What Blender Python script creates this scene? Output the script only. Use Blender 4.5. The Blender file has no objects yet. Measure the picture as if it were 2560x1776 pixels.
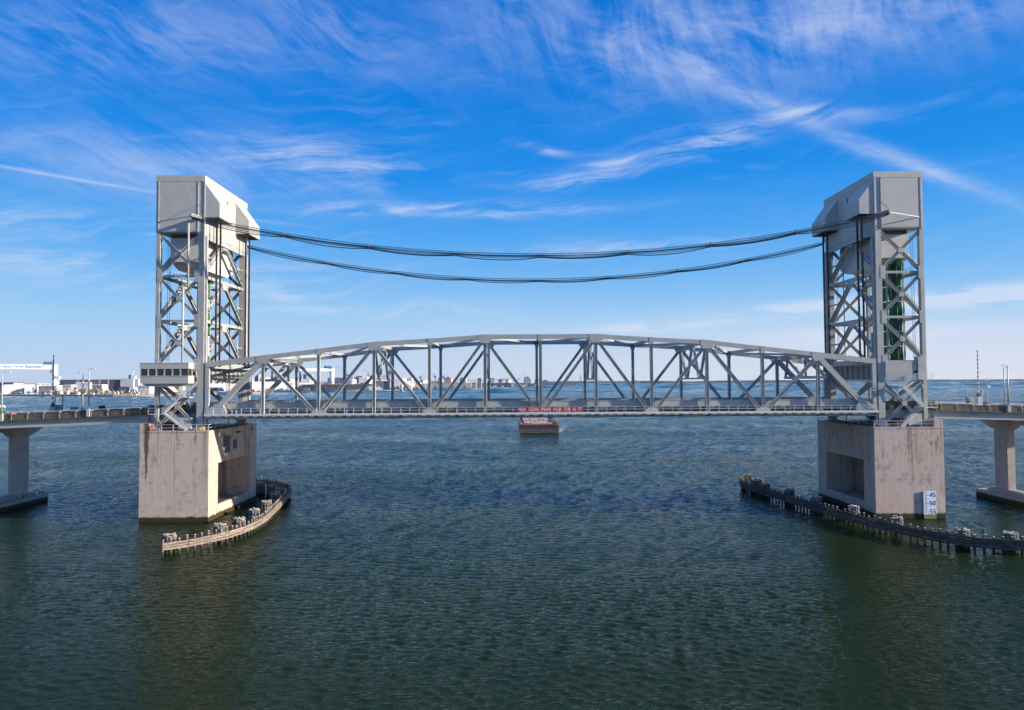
import bpy, bmesh, math, random
from mathutils import Vector, Matrix
random.seed(7)
R = math.radians
scene = bpy.context.scene
COL = scene.collection

# ------------------------------------------------------------------ camera
YAW, PIT, ROL = -0.0009, 0.038, -0.0055
cam_d = bpy.data.cameras.new('camera'); cam = bpy.data.objects.new('camera', cam_d); COL.objects.link(cam)
cam_d.sensor_fit = 'HORIZONTAL'; cam_d.sensor_width = 36.0; cam_d.lens = 25.003
cam_d.clip_start = 0.5; cam_d.clip_end = 60000
def _w(v):
    x, y, z = v
    c, s = math.cos(PIT), math.sin(PIT); y, z = c*y - s*z, s*y + c*z
    c, s = math.cos(YAW), math.sin(YAW); x, y = c*x + s*y, -s*x + c*y
    return Vector((x, y, z))
_r = _w((math.cos(ROL), 0, math.sin(ROL))); _u = _w((-math.sin(ROL), 0, math.cos(ROL))); _f = _w((0, 1, 0))
cam.matrix_world = Matrix(((_r.x, _u.x, -_f.x, -5.27), (_r.y, _u.y, -_f.y, -145.64), (_r.z, _u.z, -_f.z, 25.69), (0, 0, 0, 1)))
scene.camera = cam

# ------------------------------------------------------------------ light
SUN_EL, SUN_AZ = R(16.8), R(11.0)          # azimuth measured from +X towards the camera side (-Y)
sdir = Vector((math.cos(SUN_EL)*math.cos(SUN_AZ), -math.cos(SUN_EL)*math.sin(SUN_AZ), math.sin(SUN_EL)))
sun_d = bpy.data.lights.new('sun', 'SUN'); sun = bpy.data.objects.new('sun', sun_d); COL.objects.link(sun)
sun_d.energy = 5.0; sun_d.angle = R(0.53); sun_d.color = (1.0, 0.88, 0.74)
sun.rotation_euler = (-sdir).to_track_quat('-Z', 'Y').to_euler()
sun.location = (200, -60, 120)

scene.view_settings.view_transform = 'Standard'; scene.view_settings.look = 'None'
scene.view_settings.exposure = 0.75; scene.view_settings.gamma = 1.0
scene.view_settings.use_curve_mapping = False
scene.cycles.use_denoising = True
scene.cycles.use_adaptive_sampling = True; scene.cycles.adaptive_threshold = 0.04
SKY_CLEAR, SKY_NISHITA = 0.585, 0.015
HAZE = 0.00001
CLOUD = 0.66
scene.cycles.max_bounces = 4; scene.cycles.diffuse_bounces = 2; scene.cycles.glossy_bounces = 2
scene.cycles.transparent_max_bounces = 8; scene.cycles.volume_bounces = 0
scene.cycles.sample_clamp_indirect = 4.0
scene.cycles.use_light_tree = False

# ------------------------------------------------------------------ world: physical sky with high cirrus
class NT:
    """tiny node-tree helper"""
    def __init__(s, tree): s.t = tree; s.n = tree.nodes; s.l = tree.links
    def new(s, typ, **kw):
        n = s.n.new(typ)
        for k, v in kw.items(): setattr(n, k, v)
        return n
    def put(s, sock, v):
        if hasattr(v, 'is_output') or isinstance(v, bpy.types.NodeSocket): s.l.new(v, sock)
        else: sock.default_value = v
    def m(s, op, a, b=None, c=None, clamp=False):
        n = s.new('ShaderNodeMath', operation=op, use_clamp=clamp); s.put(n.inputs[0], a)
        if b is not None: s.put(n.inputs[1], b)
        if c is not None: s.put(n.inputs[2], c)
        return n.outputs[0]
    def vm(s, op, a, b=None):
        n = s.new('ShaderNodeVectorMath', operation=op); s.put(n.inputs[0], a)
        if b is not None: s.put(n.inputs[1], b)
        return n.outputs[0]
    def xyz(s, v):
        n = s.new('ShaderNodeSeparateXYZ'); s.l.new(v, n.inputs[0]); return n.outputs
    def comb(s, x, y, z):
        n = s.new('ShaderNodeCombineXYZ'); s.put(n.inputs[0], x); s.put(n.inputs[1], y); s.put(n.inputs[2], z); return n.outputs[0]
    def noise(s, vec, scale=1, detail=4, rough=.5, dist=0, dim='3D'):
        n = s.new('ShaderNodeTexNoise', noise_dimensions=dim); s.l.new(vec, n.inputs['Vector'])
        n.inputs['Scale'].default_value = scale; n.inputs['Detail'].default_value = detail
        n.inputs['Roughness'].default_value = rough; n.inputs['Distortion'].default_value = dist
        return n.outputs['Fac']
    def ramp(s, f, a, b, lo=0., hi=1., smooth=True):
        n = s.new('ShaderNodeMapRange', interpolation_type='SMOOTHSTEP' if smooth else 'LINEAR')
        s.put(n.inputs['Value'], f); n.inputs['From Min'].default_value = a; n.inputs['From Max'].default_value = b
        n.inputs['To Min'].default_value = lo; n.inputs['To Max'].default_value = hi
        return n.outputs[0]
    def mix(s, f, a, b, blend='MIX'):
        n = s.new('ShaderNodeMix', data_type='RGBA', blend_type=blend); s.put(n.inputs[0], f)
        for sock, v in ((n.inputs[6], a), (n.inputs[7], b)):
            if isinstance(v, tuple): sock.default_value = (*v[:3], 1)
            else: s.l.new(v, sock)
        return n.outputs[2]

world = bpy.data.worlds.new('World'); scene.world = world; world.use_nodes = True
w = NT(world.node_tree); w.n.clear()
sky = w.new('ShaderNodeTexSky', sky_type='NISHITA', sun_disc=False)
sky.sun_elevation = SUN_EL; sky.sun_rotation = R(90) + SUN_AZ
sky.altitude = 0; sky.air_density = 1.0; sky.dust_density = 0.4; sky.ozone_density = 3.0
d3 = w.new('ShaderNodeTexCoord').outputs['Generated']
dx, dy, dz = w.xyz(d3)
az = w.m('ARCTAN2', dx, dy); el = w.m('ARCSINE', dz)
# clear-air colour by elevation (a very clear winter sky: pale at the horizon, deep azure above), Nishita gives the glow round the sun
gr = w.new('ShaderNodeValToRGB'); w.l.new(w.m('MULTIPLY', el, 1/R(90)), gr.inputs[0])
GRAD = [(0.0, (.54, .65, .84)), (1.8, (.48, .64, .86)), (5, (.34, .60, .90)), (8.2, (.18, .48, .90)), (11.3, (.085, .39, .89)), (15.9, (.010, .27, .83)), (21.6, (.0, .215, .76)), (28, (.0, .18, .70)), (90, (.0, .15, .6))]
cr = gr.color_ramp
while len(cr.elements) < len(GRAD): cr.elements.new(.5)
for e, (a_, c_) in zip(cr.elements, GRAD): e.position = a_/90; e.color = (*c_, 1)
WORLD_STR = 0.12
side = w.ramp(az, R(-40), R(45), 0., 1.)
hz = w.ramp(el, R(0), R(7), 1., 0.)
clear = w.mix(w.m('MULTIPLY', w.m('MULTIPLY', side, hz), .75), gr.outputs[0], (.76, .79, .86))
k1 = w.vm('SCALE', clear); k1.node.inputs['Scale'].default_value = SKY_CLEAR/WORLD_STR
k2 = w.vm('SCALE', sky.outputs[0]); k2.node.inputs['Scale'].default_value = SKY_NISHITA
base = w.vm('ADD', k1, k2)
# cirrus sheet: coordinates on a flat layer high above, streaks combed along the wind
zs = w.m('ADD', w.m('MAXIMUM', dz, 0.02), 0.06)
pxy = w.comb(w.m('DIVIDE', dx, zs), w.m('DIVIDE', dy, zs), 0.)
def mapping(vec, rz=0, sc=(1,1,1), loc=(0,0,0), typ='POINT'):
    n = w.new('ShaderNodeMapping', vector_type=typ); w.l.new(vec, n.inputs[0])
    n.inputs['Rotation'].default_value = (0,0,rz); n.inputs['Scale'].default_value = sc; n.inputs['Location'].default_value = loc
    return n.outputs[0]
aev = w.comb(az, el, 0.)
warp = w.new('ShaderNodeTexNoise'); w.l.new(aev, warp.inputs['Vector']); warp.inputs['Scale'].default_value = 5.; warp.inputs['Detail'].default_value = 2
wv = w.vm('SCALE', w.vm('SUBTRACT', warp.outputs['Color'], (.5,.5,.5))); wv.node.inputs['Scale'].default_value = .085
aew = w.vm('ADD', aev, wv)
def fibre(tilt, along, across, loc, detail=6, rough=.7):
    return w.noise(mapping(aew, R(tilt), (1/along, 1/across, 1), loc, 'TEXTURE'), 1., detail, rough, .12)
fibA = fibre(-24, 9., 46., (0, 0, .3))       # wisps falling to the right
fibB = fibre(6, 7., 56., (.3, .1, .7))       # near level streaks
fibC = fibre(-72, 8., 40., (.7, .5, .2))     # steep fine combing
puff = w.noise(mapping(pxy, 0, (.55, .55, 1), (1,2,3)), 2.2, 5, .6, .6)
def blob(a0, e0, sa, se, tilt, amp):
    v = mapping(aev, R(tilt), (R(sa), R(se), 1), (R(a0), R(e0), 0), 'TEXTURE')
    dt = w.new('ShaderNodeVectorMath', operation='DOT_PRODUCT'); w.l.new(v, dt.inputs[0]); w.l.new(v, dt.inputs[1])
    return w.m('MULTIPLY', w.m('POWER', .3679, dt.outputs['Value']), amp)
def addup(l):
    o = l[0]
    for x in l[1:]: o = w.m('ADD', o, x)
    return o
WIDE_L = [(-29, 23.6, 11, 2.8, 8, .75), (-14, 26.3, 8, 2.2, -22, .6), (-27, 15.4, 12, 2.4, 1, .85)]
WIDE_R = [(6, 26.8, 11, 3.0, -4, .9), (21, 24.8, 14, 3.6, 4, .95), (33, 26.5, 9, 4.0, 0, .8)]
THIN = [(-15, 17.0, 9, 1.5, -3, 1.0), (-5, 13.6, 12, .55, 1, 1.3), (8.4, 16.8, 3.6, .7, 9, 1.35), (16.5, 18.2, 4.2, .8, 8, 1.3), (4.2, 15.7, 3.2, .6, 4, 1.0), (2.7, 18.2, 1.6, .3, -12, 1.0), (9.5, 10.6, 11, .6, 2, .9),
        (-27, 8.5, 12, 1.5, 0, .95), (-14, 6.3, 12, 1.2, -2, .85), (-30, 11, 9, 1.1, 0, .9), (23.5, 19.3, 3.2, .6, -10, 1.1)]
DIAG = [(29.5, 14.9, 7.5, .55, -30, 1.35), (17.7, 21.6, 5, .65, -30, .75)]
TRAIL = [(-33.5, 14.0, 7, .12, -3, 1.0), (-20.5, 12.3, 4, .10, -3, .6)]
BLOBS_LOW = [(20.8, 5.3, 4.5, .5, 4, 1.1), (33.3, 5.6, 6, .55, 1, 1.7), (11, 4.3, 5, .4, 3, 1.0), (27, 3.2, 9, .9, 0, .8), (60, 5.5, 16, .9, 0, .9)]
S_ = lambda L: addup([blob(*b_) for b_ in L])
broad = w.noise(mapping(aew, R(-12), (1/5., 1/11., 1), (.2, .6, .1), 'TEXTURE'), 1., 4, .6)
def fm_(f, k): return w.m('ADD', w.m('MULTIPLY', f, k), w.m('MULTIPLY', broad, 1-k))
mA = w.ramp(fm_(fibA, .55), .38, .64, 0., .66); mB = w.ramp(fm_(fibB, .7), .40, .64, 0., .76); mC = w.ramp(fm_(fibC, .5), .38, .64, 0., .62)
up = w.ramp(el, R(29), R(40), 0., 1.25)  # unseen veil overhead, thickened to whiten and lift the ambient light
c1 = w.m('ADD', w.m('MULTIPLY', w.m('ADD', S_(WIDE_L), up), mA), w.m('MULTIPLY', S_(WIDE_R), w.m('ADD', w.m('MULTIPLY', mC, .6), w.m('MULTIPLY', mA, .5))))
c2 = w.m('ADD', w.m('MULTIPLY', S_(THIN), mB), w.m('MULTIPLY', S_(DIAG), w.m('ADD', .18, w.m('MULTIPLY', mA, .8))))
c2 = w.m('ADD', c2, w.m('MULTIPLY', S_(TRAIL), .5))
c3 = w.m('MULTIPLY', S_(BLOBS_LOW), w.ramp(puff, .32, .56, 0.12, 1.3))
c4 = w.ramp(fibB, .50, .80, 0., .16)
cl = w.m('ADD', w.m('ADD', c1, c2), w.m('ADD', c3, c4), clamp=True)
cl = w.m('MULTIPLY', w.m('MULTIPLY', cl, CLOUD), w.ramp(dz, -0.005, 0.03))
wc = w.mix(cl, base, tuple(k/WORLD_STR*SKY_CLEAR for k in (.72, .78, .94)))
bg = w.new('ShaderNodeBackground'); w.l.new(wc, bg.inputs['Color']); bg.inputs['Strength'].default_value = WORLD_STR
out = w.new('ShaderNodeOutputWorld'); w.l.new(bg.outputs[0], out.inputs['Surface'])
world.cycles.sampling_method = 'MANUAL'; world.cycles.sample_map_resolution = 256

# ------------------------------------------------------------------ mesh helpers
class MB:
    def __init__(s): s.v = []; s.f = []
    def add(s, vs, fs):
        b = len(s.v); s.v += [tuple(p) for p in vs]; s.f += [tuple(b+i for i in f) for f in fs]; return s
    def box(s, x0, x1, y0, y1, z0, z1):
        x0, x1 = sorted((x0, x1)); y0, y1 = sorted((y0, y1)); z0, z1 = sorted((z0, z1))
        return s.add([(x0,y0,z0),(x1,y0,z0),(x1,y1,z0),(x0,y1,z0),(x0,y0,z1),(x1,y0,z1),(x1,y1,z1),(x0,y1,z1)],
                     [(0,3,2,1),(4,5,6,7),(0,1,5,4),(1,2,6,5),(2,3,7,6),(3,0,4,7)])
    def beam(s, p, q, wd, ht, up=(0,0,1)):
        p = Vector(p); q = Vector(q); d = (q-p).normalized(); u = Vector(up)
        if abs(d.dot(u)) > .99: u = Vector((0,1,0)) if abs(d.y) < .9 else Vector((1,0,0))
        sd = d.cross(u).normalized(); u = sd.cross(d).normalized()
        a = sd*wd/2; b = u*ht/2
        vs = [p-a-b, p+a-b, p+a+b, p-a+b, q-a-b, q+a-b, q+a+b, q-a+b]
        return s.add(vs, [(0,1,2,3),(7,6,5,4),(0,4,5,1),(1,5,6,2),(2,6,7,3),(3,7,4,0)])
    def ibeam(s, p, q, wd, ht, up=(0,0,1), t=.06):
        """H section: two flanges (perpendicular to side axis up) and a web"""
        p = Vector(p); q = Vector(q); d = (q-p).normalized(); u = Vector(up)
        sd = d.cross(u).normalized(); u = sd.cross(d).normalized()
        s.beam(p+u*(ht/2-t/2), q+u*(ht/2-t/2), wd, t, u); s.beam(p-u*(ht/2-t/2), q-u*(ht/2-t/2), wd, t, u)
        return s.beam(p, q, t, ht-2*t-.004, u)
    def cyl(s, p, q, r, n=8, r2=None, caps=True):
        p = Vector(p); q = Vector(q); d = (q-p).normalized(); r2 = r if r2 is None else r2
        u = Vector((0,0,1)) if abs(d.z) < .9 else Vector((1,0,0))
        a = d.cross(u).normalized(); b = d.cross(a).normalized()
        vs = []
        for i in range(n):
            t = 2*math.pi*i/n; o = a*math.cos(t)+b*math.sin(t); vs.append(p+o*r)
        for i in range(n):
            t = 2*math.pi*i/n; o = a*math.cos(t)+b*math.sin(t); vs.append(q+o*r2)
        fs = [(i,(i+1)%n,n+(i+1)%n,n+i) for i in range(n)]
        if caps: fs += [tuple(range(n-1,-1,-1)), tuple(range(n,2*n))]
        return s.add(vs, fs)
    def prism(s, poly, axis, a0, a1):
        """extrude 2-D polygon; axis x: poly=(y,z); y: (x,z); z: (x,y)"""
        def P(p, a): return {'x': (a,p[0],p[1]), 'y': (p[0],a,p[1]), 'z': (p[0],p[1],a)}[axis]
        n = len(poly)
        return s.add([P(p,a0) for p in poly]+[P(p,a1) for p in poly],
                     [tuple(range(n-1,-1,-1)), tuple(range(n,2*n))]+[(i,(i+1)%n,n+(i+1)%n,n+i) for i in range(n)])
    def tube(s, pts, r, n=6):
        pts = [Vector(p) for p in pts]; b = len(s.v); k = len(pts)
        for i, p in enumerate(pts):
            d = (pts[min(i+1,k-1)]-pts[max(i-1,0)]).normalized()
            u = Vector((0,0,1)) if abs(d.z) < .9 else Vector((1,0,0))
            a = d.cross(u).normalized(); c = d.cross(a).normalized()
            for j in range(n):
                t = 2*math.pi*j/n; s.v.append(tuple(p+(a*math.cos(t)+c*math.sin(t))*r))
        for i in range(k-1):
            for j in range(n): s.f.append((b+i*n+j, b+i*n+(j+1)%n, b+(i+1)*n+(j+1)%n, b+(i+1)*n+j))
        s.f.append(tuple(b+j for j in range(n-1,-1,-1))); s.f.append(tuple(b+(k-1)*n+j for j in range(n)))
        return s
    def torus(s, c, R_, r, axis='y', n=20, m=8):
        b = len(s.v)
        for i in range(n):
            t = 2*math.pi*i/n
            for j in range(m):
                p = 2*math.pi*j/m; rr = R_+r*math.cos(p); h = r*math.sin(p)
                x, y = rr*math.cos(t), rr*math.sin(t)
                s.v.append({'y': (c[0]+x, c[1]+h, c[2]+y), 'x': (c[0]+h, c[1]+x, c[2]+y), 'z': (c[0]+x, c[1]+y, c[2]+h)}[axis])
        for i in range(n):
            for j in range(m): s.f.append((b+i*m+j, b+((i+1)%n)*m+j, b+((i+1)%n)*m+(j+1)%m, b+i*m+(j+1)%m))
        return s
    def mesh(s, name, mat, smooth=False):
        me = bpy.data.meshes.new(name); me.from_pydata(s.v, [], s.f)
        if len(s.f) < 60000:
            bm = bmesh.new(); bm.from_mesh(me); bmesh.ops.recalc_face_normals(bm, faces=bm.faces); bm.to_mesh(me); bm.free()
        if mat: me.materials.append(mat)
        if smooth: me.polygons.foreach_set('use_smooth', [True]*len(me.polygons))
        me.update(); return me

def link(name, me, parent=None, loc=(0,0,0), rotz=0):
    o = bpy.data.objects.new(name, me); COL.objects.link(o)
    if parent is not None:
        o.parent = parent
        o.matrix_parent_inverse = PINV[parent.name]
    o.location = loc; o.rotation_euler = (0,0,rotz)
    return o
PINV = {}
def reg(o, total): PINV[o.name] = Matrix.Translation(-Vector(total)); return o
def part(name, mb, mat, parent, smooth=False, loc=(0,0,0), label=None):
    """mesh in world coordinates under its thing (thing empties are unrotated)"""
    me = mb if isinstance(mb, bpy.types.Mesh) else mb.mesh(name, mat, smooth)
    o = link(name, me, parent, loc)
    if label: o['label'] = label
    # children of this part: the part's world origin
    return reg(o, loc)
def thing(name, label, cat, loc=(0,0,0), group=None):
    o = bpy.data.objects.new(name, None); COL.objects.link(o); o.location = loc; o.empty_display_size = 1
    o['label'] = label; o['category'] = cat
    if group: o['group'] = group
    return reg(o, loc)
def single(name, mb, mat, label, cat, group=None, smooth=False, loc=(0,0,0)):
    me = mb if isinstance(mb, bpy.types.Mesh) else mb.mesh(name, mat, smooth)
    o = link(name, me, None, loc); o['label'] = label; o['category'] = cat
    if group: o['group'] = group
    return reg(o, loc)
def struct(name, mb, mat, kind='structure', label=None, smooth=False):
    me = mb if isinstance(mb, bpy.types.Mesh) else mb.mesh(name, mat, smooth)
    o = link(name, me); o['kind'] = kind
    if label: o['label'] = label
    return reg(o, (0,0,0))
def text_mesh(txt, size, mat, depth=.01, align='LEFT', bold=0.):
    cu = bpy.data.curves.new('lettering', 'FONT'); cu.body = txt; cu.size = size; cu.extrude = depth; cu.align_x = align; cu.offset = bold
    o = bpy.data.objects.new('lettering', cu); COL.objects.link(o)
    dg = bpy.context.evaluated_depsgraph_get(); me = bpy.data.meshes.new_from_object(o.evaluated_get(dg))
    bpy.data.objects.remove(o); me.materials.clear(); me.materials.append(mat); return me
def text_fit(txt, x0, x1, zb, y, mat, height=None, depth=.01, bold=0.):
    """text standing in the XZ plane facing -Y, stretched between x0 and x1, baseline zb"""
    me = text_mesh(txt, 1.0, mat, depth, 'LEFT', bold)
    xs = [v.co.x for v in me.vertices]; ys = [v.co.y for v in me.vertices]
    k = (x1-x0)/(max(xs)-min(xs)); mx = min(xs)
    ky = k if height is None else height/0.69
    for v in me.vertices:
        x, yy, z = v.co; v.co = (x0+(x-mx)*k, y-z, zb+yy*ky)
    return me

# ------------------------------------------------------------------ materials
def mat(name, col, rough=.6, metal=0., var=.12, scale=.8, streak=0., dirt=None, dirt_amt=.0, bump=0., bscale=20., spec=.5):
    m = bpy.data.materials.new(name); m.use_nodes = True; t = NT(m.node_tree)
    b = t.n['Principled BSDF']; b.inputs['Roughness'].default_value = rough; b.inputs['Metallic'].default_value = metal
    b.inputs['Specular IOR Level'].default_value = spec
    pos = t.new('ShaderNodeNewGeometry').outputs['Position']
    n1 = t.noise(pos, scale, 5, .6)
    hi = tuple(min(1, c*(1+var)) for c in col); lo = tuple(c*(1-var) for c in col)
    c = t.mix(t.ramp(n1, .32, .68), lo, hi)
    if streak > 0:
        x, y, z = t.xyz(pos)
        sv = t.comb(t.m('MULTIPLY', x, 2.2), t.m('MULTIPLY', y, 2.2), t.m('MULTIPLY', z, .10))
        n2 = t.noise(sv, 1.0, 6, .65)
        dk = dirt or tuple(k*.45 for k in col)
        c = t.mix(t.m('MULTIPLY', t.ramp(n2, .50, .72), streak), c, dk)
    if dirt_amt > 0:
        n3 = t.noise(pos, scale*2.7, 7, .68, .3)
        c = t.mix(t.m('MULTIPLY', t.ramp(n3, .53, .70), dirt_amt), c, dirt or tuple(k*.4 for k in col))
    t.l.new(c, b.inputs['Base Color'])
    if bump > 0:
        bn = t.new('ShaderNodeBump'); bn.inputs['Strength'].default_value = bump; bn.inputs['Distance'].default_value = .05
        t.l.new(t.noise(pos, bscale, 4, .6), bn.inputs['Height']); t.l.new(bn.outputs[0], b.inputs['Normal'])
    return m
M = {}
STEEL = (.375, .38, .355)
M['steel'] = mat('steel_paint', STEEL, .5, 0, .07, .5, .16, (.28, .27, .24), .12)
M['steel_panel'] = None
M['steel_old'] = mat('steel_paint_weathered', (.42, .43, .41), .55, 0, .1, .6, .25, (.22, .2, .17), .2)
M['steel_light'] = mat('galvanised', (.58, .59, .58), .5, .0, .08, 1.5)
M['dark_steel'] = mat('dark_steel', (.06, .06, .065), .6, 0, .2, 1)
M['rope'] = mat('wire_rope', (.045, .028, .022), .7, 0, .25, 1.5)
M['cable'] = mat('cable_black', (.014, .03, .055), .6, 0, .1)
M['glass'] = mat('dark_glass', (.02, .025, .03), .08, 0, .1)
M['white'] = mat('white_paint', (.78, .78, .76), .5, 0, .05, 1)
M['cw'] = mat('counterweight_paint', (.56, .56, .53), .7, 0, .07, .4, .15, (.4, .37, .32))
M['green_net'] = mat('green_netting', (.018, .125, .06), .8, 0, .35, 2.0)
M['net_frame'] = mat('tan_frame', (.42, .38, .28), .7, 0, .15, 1.5)
M['red'] = mat('sign_red', (.40, .008, .02), .5, 0, .05)
M['orange'] = mat('ring_orange', (.75, .10, .03), .5, 0, .06)
M['yellow'] = mat('yellow_plastic', (.75, .52, .03), .5, 0, .1)
M['ink'] = mat('black_ink', (.015, .015, .02), .5, 0, .05)
M['asphalt'] = mat('asphalt', (.07, .07, .07), .9, 0, .2, 2)
M['parapet'] = mat('stained_parapet', (.13, .108, .078), .9, 0, .3, .7, .8, (.025, .022, .018), .6)
M['approach_conc'] = mat('approach_concrete', (.50, .44, .38), .9, 0, .12, .5, .5, (.14, .12, .10), .15, .15, 12)
M['girder_conc'] = mat('girder_concrete', (.46, .43, .375), .9, 0, .08, .4, .25, (.2, .18, .16), .1, .1, 12)
M['lamp_pole'] = mat('lamp_pole_grey', (.50, .48, .45), .5, .2, .08)
M['green_box'] = mat('green_cabin', (.03, .22, .12), .6, 0, .1)
M['bird'] = mat('bird_black', (.012, .012, .014), .8, 0, .2)

def panel_mat():
    """vertical ribbed siding of the machinery houses"""
    m = mat('steel_siding', (.445, .435, .40), .55, 0, .06, .35, .22, (.33, .32, .29))
    t = NT(m.node_tree); b = t.n['Principled BSDF']
    pos = t.new('ShaderNodeNewGeometry').outputs['Position']; x, y, z = t.xyz(pos)
    s_ = t.m('ADD', t.m('MULTIPLY', t.m('ADD', x, y), 9.5), 0.0)
    h = t.m('ABSOLUTE', t.m('SINE', s_))
    bn = t.new('ShaderNodeBump'); bn.inputs['Strength'].default_value = .16; bn.inputs['Distance'].default_value = .04
    t.l.new(h, bn.inputs['Height']); t.l.new(bn.outputs[0], b.inputs['Normal']); return m
M['steel_panel'] = panel_mat()

def pier_mat(name, base, stain, pink, west=False):
    m = bpy.data.materials.new(name); m.use_nodes = True; t = NT(m.node_tree); b = t.n['Principled BSDF']
    b.inputs['Roughness'].default_value = .9; b.inputs['Specular IOR Level'].default_value = .2
    pos = t.new('ShaderNodeNewGeometry').outputs['Position']; x, y, z = t.xyz(pos)
    big = t.noise(pos, .22, 5, .6); c = t.mix(t.ramp(big, .35, .65), base, pink)
    board = t.noise(t.comb(t.m('MULTIPLY', x, 5.), t.m('MULTIPLY', y, 5.), t.m('MULTIPLY', z, .05)), 1., 3, .7)
    c = t.mix(t.ramp(board, .4, .65, 0., .22), c, tuple(k*.55 for k in base))
    mott = t.noise(t.comb(x, y, t.m('MULTIPLY', z, .55)), .9, 7, .7)
    c = t.mix(t.ramp(mott, .50, .70, 0., .6), c, stain)
    pour = t.m('ABSOLUTE', t.m('SUBTRACT', t.m('FRACT', t.m('MULTIPLY', z, .21)), .5))
    c = t.mix(t.ramp(pour, .015, .0, 0., .35), c, stain)
    mold = t.noise(t.comb(x, y, t.m('MULTIPLY', z, .45)), .55, 7, .75, .4)
    c = t.mix(t.m('MULTIPLY', t.ramp(mold, .56, .66), t.ramp(z, 3., 16., .08, .9)), c, (.10, .082, .06))
    pale = t.noise(pos, .35, 6, .65, .5)
    c = t.mix(t.m('MULTIPLY', t.ramp(pale, .5, .7), t.ramp(z, 6., 1.5, 0., .55)), c, tuple(min(1, k*1.25) for k in base))
    run = t.noise(t.comb(t.m('MULTIPLY', x, 1.1), t.m('MULTIPLY', y, 1.1), t.m('MULTIPLY', z, .035)), 1., 5, .7)
    c = t.mix(t.m('MULTIPLY', t.ramp(run, .53, .68), t.ramp(z, 2., 17., .1, .65)), c, tuple(k*.5 for k in stain))
    if west:   # long rust run below the corner drain
        wig = t.m('MULTIPLY', t.m('SUBTRACT', t.noise(t.comb(x, y, t.m('MULTIPLY', z, .5)), 1.6, 4, .6), .5), .7)
        dxs = t.m('ABSOLUTE', t.m('ADD', t.m('ADD', x, 73.75), wig))
        wid = t.ramp(z, 6.5, 16., .05, .68, False)
        c = t.mix(t.m('MULTIPLY', t.m('MULTIPLY', t.m('MULTIPLY', t.m('SUBTRACT', 1., t.m('DIVIDE', dxs, wid)), 1.7, clamp=True), t.ramp(z, 6.2, 8.5)), .95), c, (.10, .075, .055))
    # tide line: weed and oysters
    zz = t.m('ADD', z, t.m('MULTIPLY', t.noise(pos, 1.3, 5, .7), -1.1))
    c = t.mix(t.ramp(zz, .55, .18), c, (.045, .040, .018))
    t.l.new(c, b.inputs['Base Color'])
    hgt = t.m('ADD', t.m('MULTIPLY', board, .5), t.m('MULTIPLY', t.noise(pos, 9, 5, .65), .5))
    bn = t.new('ShaderNodeBump'); bn.inputs['Strength'].default_value = .3; bn.inputs['Distance'].default_value = .05
    t.l.new(hgt, bn.inputs['Height']); t.l.new(bn.outputs[0], b.inputs['Normal']); return m
M['pier_w'] = pier_mat('pier_concrete_west', (.62, .505, .405), (.24, .185, .14), (.64, .49, .375), True)
M['pier_e'] = pier_mat('pier_concrete_east', (.56, .455, .385), (.22, .18, .15), (.58, .43, .35))
M['stain'] = mat('rust_run', (.13, .095, .07), .9, 0, .3, 1.2)

def timber_mat(name, pale, dark):
    m = bpy.data.materials.new(name); m.use_nodes = True; t = NT(m.node_tree); b = t.n['Principled BSDF']; b.inputs['Roughness'].default_value = .9
    pos = t.new('ShaderNodeNewGeometry').outputs['Position']; x, y, z = t.xyz(pos)
    n = t.noise(t.comb(x, y, t.m('MULTIPLY', z, 6.)), 1.2, 6, .7); c = t.mix(t.ramp(n, .36, .64), dark, pale)
    oi = t.new('ShaderNodeObjectInfo').outputs['Random']
    c = t.mix(t.m('MULTIPLY', oi, .45), c, tuple(k*.6 for k in dark))
    c = t.mix(t.ramp(t.m('ADD', z, t.m('MULTIPLY', n, -.6)), .45, .1), c, (.03, .03, .014))
    t.l.new(c, b.inputs['Base Color']); return m
M['timber'] = timber_mat('weathered_timber', (.44, .355, .28), (.17, .13, .10))
M['pile'] = timber_mat('pile_timber', (.33, .28, .23), (.10, .08, .065))
M['timber_dark'] = timber_mat('shaded_timber', (.13, .11, .095), (.035, .03, .027))  # dark copy of the timber, the right fender's shade put into its colour
M['pile_dark'] = timber_mat('shaded_pile', (.12, .10, .085), (.04, .033, .028))  # dark copy of the pile wood, with the shade painted in
M['pile_top'] = mat('bleached_pile_end', (.60, .51, .41), .9, 0, .25, 3)

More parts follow.
